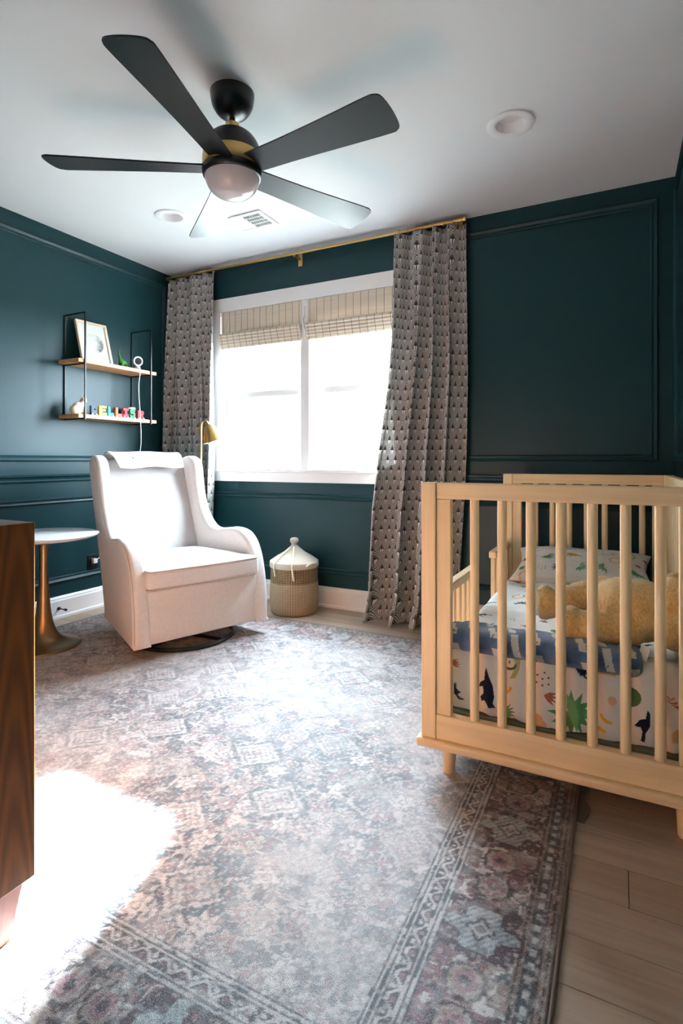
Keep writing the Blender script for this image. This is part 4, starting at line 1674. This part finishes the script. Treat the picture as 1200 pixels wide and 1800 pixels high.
for sx in (-1, 1):
    for sy in (-1, 1):
        lx, ly = sx * 0.625, sy * 0.212
        v = []
        zb = ZR if (ly + dr.location.y > RY0) else 0.0
        for z, w_, sp in ((zb, 0.016, 0.020), (0.122, 0.026, 0.0)):
            for ax_, ay_ in ((-1, -1), (1, -1), (1, 1), (-1, 1)):
                v.append((lx + ax_ * w_, ly + ay_ * w_ - sy * (sp * 0.6), z))
        MB().add(v, [(0, 3, 2, 1), (4, 5, 6, 7), (0, 1, 5, 4), (1, 2, 6, 5), (2, 3, 7, 6), (3, 0, 4, 7)]).build('leg', 'walnut_leg', dr)

# ------------------------------------------------------------------ ceiling fan
FX, FY = 1.783, -1.529
fan = thing('ceiling_fan', 'black five-blade ceiling fan with brass band and frosted globe', 'ceiling fan', (FX, FY, H))
MB().lathe([tuple(p) for p in spline([(0.086, 0.0), (0.085, -0.018), (0.078, -0.050), (0.060, -0.078), (0.038, -0.092), (0.016, -0.096)], 5)], 48).build('canopy', 'black', fan, True, angle=60)
MB().lathe([(0.011, -0.09), (0.011, -0.135)], 16).build('downrod', 'black', fan, True)
MB().lathe([(0.020, -0.118), (0.027, -0.120), (0.027, -0.144), (0.022, -0.150)], 28).build('collar', 'brass', fan, True)
MB().lathe([tuple(p) for p in spline([(0.024, -0.144), (0.052, -0.152), (0.086, -0.176), (0.106, -0.210), (0.114, -0.248)], 5)], 56).build('motor_housing', 'black', fan, True, angle=60)
MB().lathe([(0.114, -0.248), (0.1165, -0.262), (0.1165, -0.300), (0.114, -0.304)], 56).build('brass_band', 'brass', fan, True, angle=60)
MB().lathe([(0.114, -0.303), (0.117, -0.308), (0.115, -0.328), (0.108, -0.334)], 56).build('light_ring', 'black', fan, True, angle=60)
MB().lathe([tuple(p) for p in spline([(0.1075, -0.332), (0.103, -0.352), (0.088, -0.380), (0.060, -0.402), (0.030, -0.412), (0.0001, -0.415)], 6)], 56, cap=False).build('globe', 'globe', fan, True, angle=0)
outline = []
for p in spline([(0.090, -0.050), (0.30, -0.058), (0.50, -0.072), (0.64, -0.083), (0.676, -0.080), (0.694, -0.062), (0.702, 0.0), (0.698, 0.062), (0.684, 0.080), (0.655, 0.084),
                 (0.50, 0.074), (0.30, 0.060), (0.090, 0.050)], 4):
    outline.append((p[0], p[1]))
bl0 = None
for i in range(5):
    if bl0 is None:
        o = MB().prism(outline, -0.003, 0.003, 'xy').build('blade', 'blade', fan)
        bl0 = o
        arm0 = MB().rbox(0.085, 0.135, -0.032, 0.032, 0.003, 0.010, 0.003).build('blade_arm', 'black', o)
    else:
        o = copy_part(bl0, fan)
        copy_part(arm0, o)
    o.location = (0, 0, -0.300)
    o.rotation_euler = (R(-12), 0, R(-4.5 + 72 * i))

# ------------------------------------------------------------------ recessed lights and ceiling vent
for (lx, ly), lb in zip(LIGHTS, ('round white recessed ceiling light to the right of the fan', 'round white recessed ceiling light near the left wall')):
    t = thing('recessed_light', lb, 'ceiling light', (lx, ly, H), 0, 'recessed ceiling lights')
    MB().lathe([(LR - 0.002, 0.001), (LR - 0.001, -0.004), (LR + 0.030, -0.009), (LR + 0.036, -0.006), (LR + 0.037, 0.0)], 48, cap=False).build('trim', 'plastic_white', t, True, angle=50)
    MB().lathe([(LR - 0.002, 0.0), (LR - 0.006, 0.035), (LR - 0.012, 0.036)], 48, cap=False).build('baffle', 'plastic_white', t, True, angle=50)
    MB().lathe([(LR - 0.010, 0.036), (0.0001, 0.036)], 48, cap=False).build('lens', 'lens', t, True)

t = thing('ceiling_vent', 'white rectangular ceiling vent with a grille on one half', 'vent', (1.155, -0.562, H))
for bx in ((-0.140, 0.140, 0.080, 0.104), (-0.140, 0.140, -0.104, -0.080), (-0.140, -0.112, -0.080, 0.080), (0.112, 0.140, -0.080, 0.080)):
    MB().rbox(*bx, -0.009, 0.0, 0.002, 1).build('frame', 'plastic_white', t)
MB().rbox(-0.112, -0.006, -0.080, 0.080, -0.006, 0.0, 0.002, 1).build('damper_plate', 'plastic_white', t)
MB().box(-0.006, 0.112, -0.080, 0.080, -0.0015, 0.0).build('dark_backing', 'dark', t)  # dark plate painting in the shade of the vent opening
for i in range(5):
    yy = -0.080 + 0.160 * i / 4
    MB().box(-0.006, 0.112, yy - 0.004, yy + 0.004, -0.007, -0.0015).build('bar', 'plastic_white', t)
for i in range(9):
    xx = -0.004 + 0.114 * i / 8
    MB().box(xx - 0.0016, xx + 0.0016, -0.080, 0.080, -0.006, -0.0015).build('slat', 'plastic_white', t)
for sx, sy in ((-0.126, -0.092), (-0.09, -0.092)):
    MB().ball((sx, sy, -0.010), (0.004, 0.004, 0.002), 10, 6).build('screw', 'lens', t, True)

# ------------------------------------------------------------------ wall shelf
t = thing('wall_shelf', 'two-tier oak and black metal shelf on the left wall', 'shelf', (0, -0.69, 0))
for yy in (-0.272, 0.262):
    q_ = 0.0045
    fr = MB()
    fr.rbox(0.001, 0.010, yy - q_, yy + q_, 1.245, 1.914, 0.0015, 1)
    f_ = fr.build('frame', 'black_metal', t)
    for nm, bx in (('front_bar', (0.191, 0.200, yy - q_, yy + q_, 1.245, 1.914)), ('top_bar', (0.010, 0.191, yy - q_, yy + q_, 1.905, 1.914)),
                   ('bottom_bar', (0.010, 0.191, yy - q_, yy + q_, 1.245, 1.254)), ('middle_bar', (0.010, 0.191, yy - q_, yy + q_, 1.589, 1.598))):
        MB().rbox(*bx, 0.0015, 1).build(nm, 'black_metal', f_)
for z in (1.254, 1.598):
    MB().rbox(0.002, 0.191, -0.315, 0.318, z, z + 0.024, 0.002, 1).build('plank', 'shelf_wood', t)
ZT, ZL = 1.622, 1.278

# framed moon print leaning on the upper tier
t = thing('framed_print', 'moon print in a pale wood frame leaning on the upper shelf', 'picture', (0.125, -0.805, ZT))
ang = math.atan2(0.085, 0.29)
t.rotation_euler = (0, -ang, R(-4))
w2, hh, fw = 0.112, 0.292, 0.017
for bx in ((-w2, -w2 + fw, 0, hh), (w2 - fw, w2, 0, hh), (-w2 + fw, w2 - fw, 0, fw), (-w2 + fw, w2 - fw, hh - fw, hh)):
    MB().rbox(-0.020, 0.0, bx[0], bx[1], bx[2], bx[3], 0.0015, 1).build('frame', 'frame_wood', t)
MB().box(-0.016, -0.008, -w2 + fw, w2 - fw, fw, hh - fw).build('print', 'moon', t)

# green dinosaur figurine
t = thing('dinosaur_figurine', 'small green long-necked dinosaur figurine on the upper shelf', 'figurine', (0.11, -0.598, ZT))
t.scale = (1.15, 1.15, 1.15)
m_ = MB()
m_.ball((0, 0, 0.034), (0.016, 0.030, 0.019), 18, 12)
capsule(m_, (0, -0.018, 0.040), (0, -0.030, 0.085), 0.011, 0.0055, 7)
m_.ball((0.003, -0.030, 0.098), (0.006, 0.009, 0.006), 12, 8)
capsule(m_, (0, -0.030, 0.085), (0, -0.030, 0.098), 0.0055, 0.0055, 3)
capsule(m_, (0, 0.022, 0.034), (0.004, 0.060, 0.010), 0.011, 0.003, 7)
for sx in (-1, 1):
    for yy in (-0.016, 0.016):
        capsule(m_, (sx * 0.010, yy, 0.028), (sx * 0.011, yy, 0.0055), 0.0072, 0.0062, 4)
m_.v = [(p[0], p[1], max(p[2], 0.0)) for p in m_.v]
o = m_.build('body', 'dino', t, True, angle=0)
md = o.modifiers.new('fuse', 'REMESH'); md.mode = 'VOXEL'; md.voxel_size = 0.0024; md.use_smooth_shade = True
md = o.modifiers.new('soften', 'SMOOTH'); md.iterations = 3

# baby monitor camera with its cable
t = thing('baby_monitor', 'white round baby monitor camera with a hanging cable on the upper shelf', 'camera', (0.165, -0.520, ZT))
MB().lathe([tuple(p) for p in spline([(0.0001, 0.0), (0.017, 0.001), (0.019, 0.008), (0.015, 0.020), (0.009, 0.028), (0.0001, 0.030)], 4)], 28, cap=False).build('foot', 'plastic_white', t, True, angle=0)
a = np.linspace(0, 2 * math.pi, 36, endpoint=False)
hd = MB().tube([(0, 0.029 * math.cos(q_), 0.029 * math.sin(q_)) for q_ in a], 0.0055, 10, True).build('ring', 'plastic_white', t, True)
hd.location = (0, 0.003, 0.058)
hd.rotation_euler = (0, R(8), R(-18))
q_ = MB().lathe([(0.027, -0.010), (0.027, -0.003), (0.012, 0.0), (0.0001, 0.0)], 32).build('lens', 'dark', hd, True)
q_.rotation_euler = (0, R(90), 0)
q_.location = (0.002, 0, 0)
cp = spline([(0.015, -0.004, 0.006), (0.033, -0.012, 0.004), (0.040, -0.016, -0.03), (0.042, -0.030, -0.14), (0.043, -0.018, -0.32), (0.036, -0.004, -0.46), (0.010, 0.002, -0.60),
             (-0.10, -0.02, -0.90), (-0.140, -0.10, -1.20), (-0.143, -0.22, -1.30)], 8)
MB().tube(cp.tolist(), 0.0026, 8).build('cable', 'plastic_white', t, True)

# seated stoneware cat
t = thing('cat_figurine', 'cream stoneware cat figurine sitting on the lower shelf', 'figurine', (0.10, -0.945, ZL))
m_ = MB()
m_.ball((0, 0.005, 0.040), (0.026, 0.040, 0.042), 20, 14)
m_.ball((0, -0.018, 0.030), (0.026, 0.032, 0.031), 20, 14)
capsule(m_, (0, 0.026, 0.055), (0, 0.040, 0.088), 0.024, 0.019, 6)
m_.ball((0.004, 0.042, 0.095), (0.020, 0.021, 0.019), 18, 12)
for sx in (-1, 1):
    m_.ball((sx * 0.011, 0.042, 0.114), (0.005, 0.005, 0.010), 10, 8)
    capsule(m_, (sx * 0.012, 0.040, 0.050), (sx * 0.013, 0.044, 0.007), 0.010, 0.008, 6)
m_.v = [(p[0], p[1], max(p[2], 0.0)) for p in m_.v]
o = m_.build('body', 'cat', t, True, angle=0)
md = o.modifiers.new('fuse', 'REMESH'); md.mode = 'VOXEL'; md.voxel_size = 0.003; md.use_smooth_shade = True
md = o.modifiers.new('soften', 'SMOOTH'); md.iterations = 3

# wooden letter train: flat letters on small wheels
LET = {
    'E': [(0, 0), (1, 0), (1, .24), (.36, .24), (.36, .40), (.85, .40), (.85, .62), (.36, .62), (.36, .78), (1, .78), (1, 1), (0, 1)],
    'L': [(0, 0), (1, 0), (1, .28), (.38, .28), (.38, 1), (0, 1)],
    'I': [(0, 0), (1, 0), (1, .25), (.70, .25), (.70, .75), (1, .75), (1, 1), (0, 1), (0, .75), (.30, .75), (.30, .25), (0, .25)],
    'S': [(0, 0), (.8, 0), (1, .14), (1, .48), (.85, .62), (.34, .62), (.34, .76), (1, .76), (1, 1), (.2, 1), (0, .86), (0, .54), (.15, .40), (.66, .40), (.66, .24), (0, .24)],
    'R': [(0, 0), (.34, 0), (.34, .34), (.46, .34), (.66, 0), (1, 0), (.76, .38), (.96, .52), (.96, .86), (.80, 1), (0, 1)],
    'engine': [(0, 0), (1, 0), (1, .42), (.86, .42), (.86, .60), (.70, .60), (.70, .42), (.46, .42), (.46, .82), (.52, .82), (.52, .92), (0, .92)],
}


def letter(kind, y0, y1, mat, label, name='wooden_letter'):
    t = thing(name, label, 'toy', (0.150, (y0 + y1) / 2, ZL), 0, 'letter train on the lower shelf')
    w_ = (y1 - y0) * 0.84
    hgt = 0.056
    if kind == 'R':
        hgt = 0.050
    poly = [((p[0] - 0.5) * w_, 0.010 + p[1] * hgt) for p in LET[kind]]
    MB().prism(poly, -0.009, 0.009, 'yz').build('letter' if kind != 'engine' else 'engine_body', mat, t)
    MB().rbox(-0.011, 0.011, -(y1 - y0) * 0.46, (y1 - y0) * 0.46, 0.005, 0.011, 0.001, 1).build('wagon', mat if kind != 'engine' else 'navy', t)
    for yy in (-0.3, 0.3):
        for sx in (-1, 1):
            wh = MB().lathe([(0.0055, -0.002), (0.0055, 0.002)], 14).build('wheel', 'plastic_white', t, True)
            wh.location = (sx * 0.012, yy * (y1 - y0), 0.0055)
            wh.rotation_euler = (0, R(90), 0)
    return t


letter('engine', -0.892, -0.841, 'navy', 'dark blue wooden train engine beside the cat figurine', 'toy_engine')
letter('E', -0.834, -0.767, 'yellow', 'yellow wooden letter E on wheels on the lower shelf')
letter('L', -0.763, -0.711, 'blue', 'sky blue wooden letter L on wheels on the lower shelf')
letter('L', -0.705, -0.645, 'orange', 'orange-red wooden letter L on wheels on the lower shelf')
letter('I', -0.641, -0.590, 'red', 'crimson wooden letter I on wheels in front of the dish')
letter('S', -0.585, -0.531, 'green', 'green wooden letter S on wheels in front of the dish')
letter('R', -0.518, -0.450, 'red', 'crimson wooden letter R on wheels at the shelf end by the cable')
t = thing('small_dish', 'small cream dish behind the letter train', 'dish', (0.075, -0.510, ZL))
MB().lathe([(0.0001, 0.0), (0.022, 0.0), (0.026, 0.006), (0.038, 0.070), (0.040, 0.084), (0.037, 0.084), (0.034, 0.068), (0.022, 0.010), (0.0001, 0.008)], 36, cap=False).build('bowl', 'mug', t, True, angle=40)

# ------------------------------------------------------------------ outlet and door stop on the left wall
t = thing('wall_outlet', 'black outlet plate with white plug low on the left wall behind the armchair', 'outlet', (0, -0.755, 0.300))
MB().rbox(0.0, 0.006, -0.038, 0.038, -0.060, 0.060, 0.003).build('plate', 'black', t)
MB().rbox(0.006, 0.010, -0.018, 0.018, -0.040, 0.040, 0.002).build('socket', 'black', t)
pl = MB().rbox(0.010, 0.034, -0.016, 0.016, 0.004, 0.034, 0.004).build('plug', 'plastic_white', t)
t = thing('door_stop', 'small black spring door stop on the white baseboard', 'door stop', (0.016, -1.012, 0.062))
for nm, pr_ in (('foot', [(0.011, 0.0), (0.011, 0.004), (0.006, 0.010)]), ('stem', [(0.0035, 0.008), (0.0035, 0.058)]), ('bumper', [(0.007, 0.056), (0.008, 0.062), (0.007, 0.072)])):
    o = MB().lathe(pr_, 16).build(nm, 'black', t, True)
    o.rotation_euler = (0, R(90), 0)
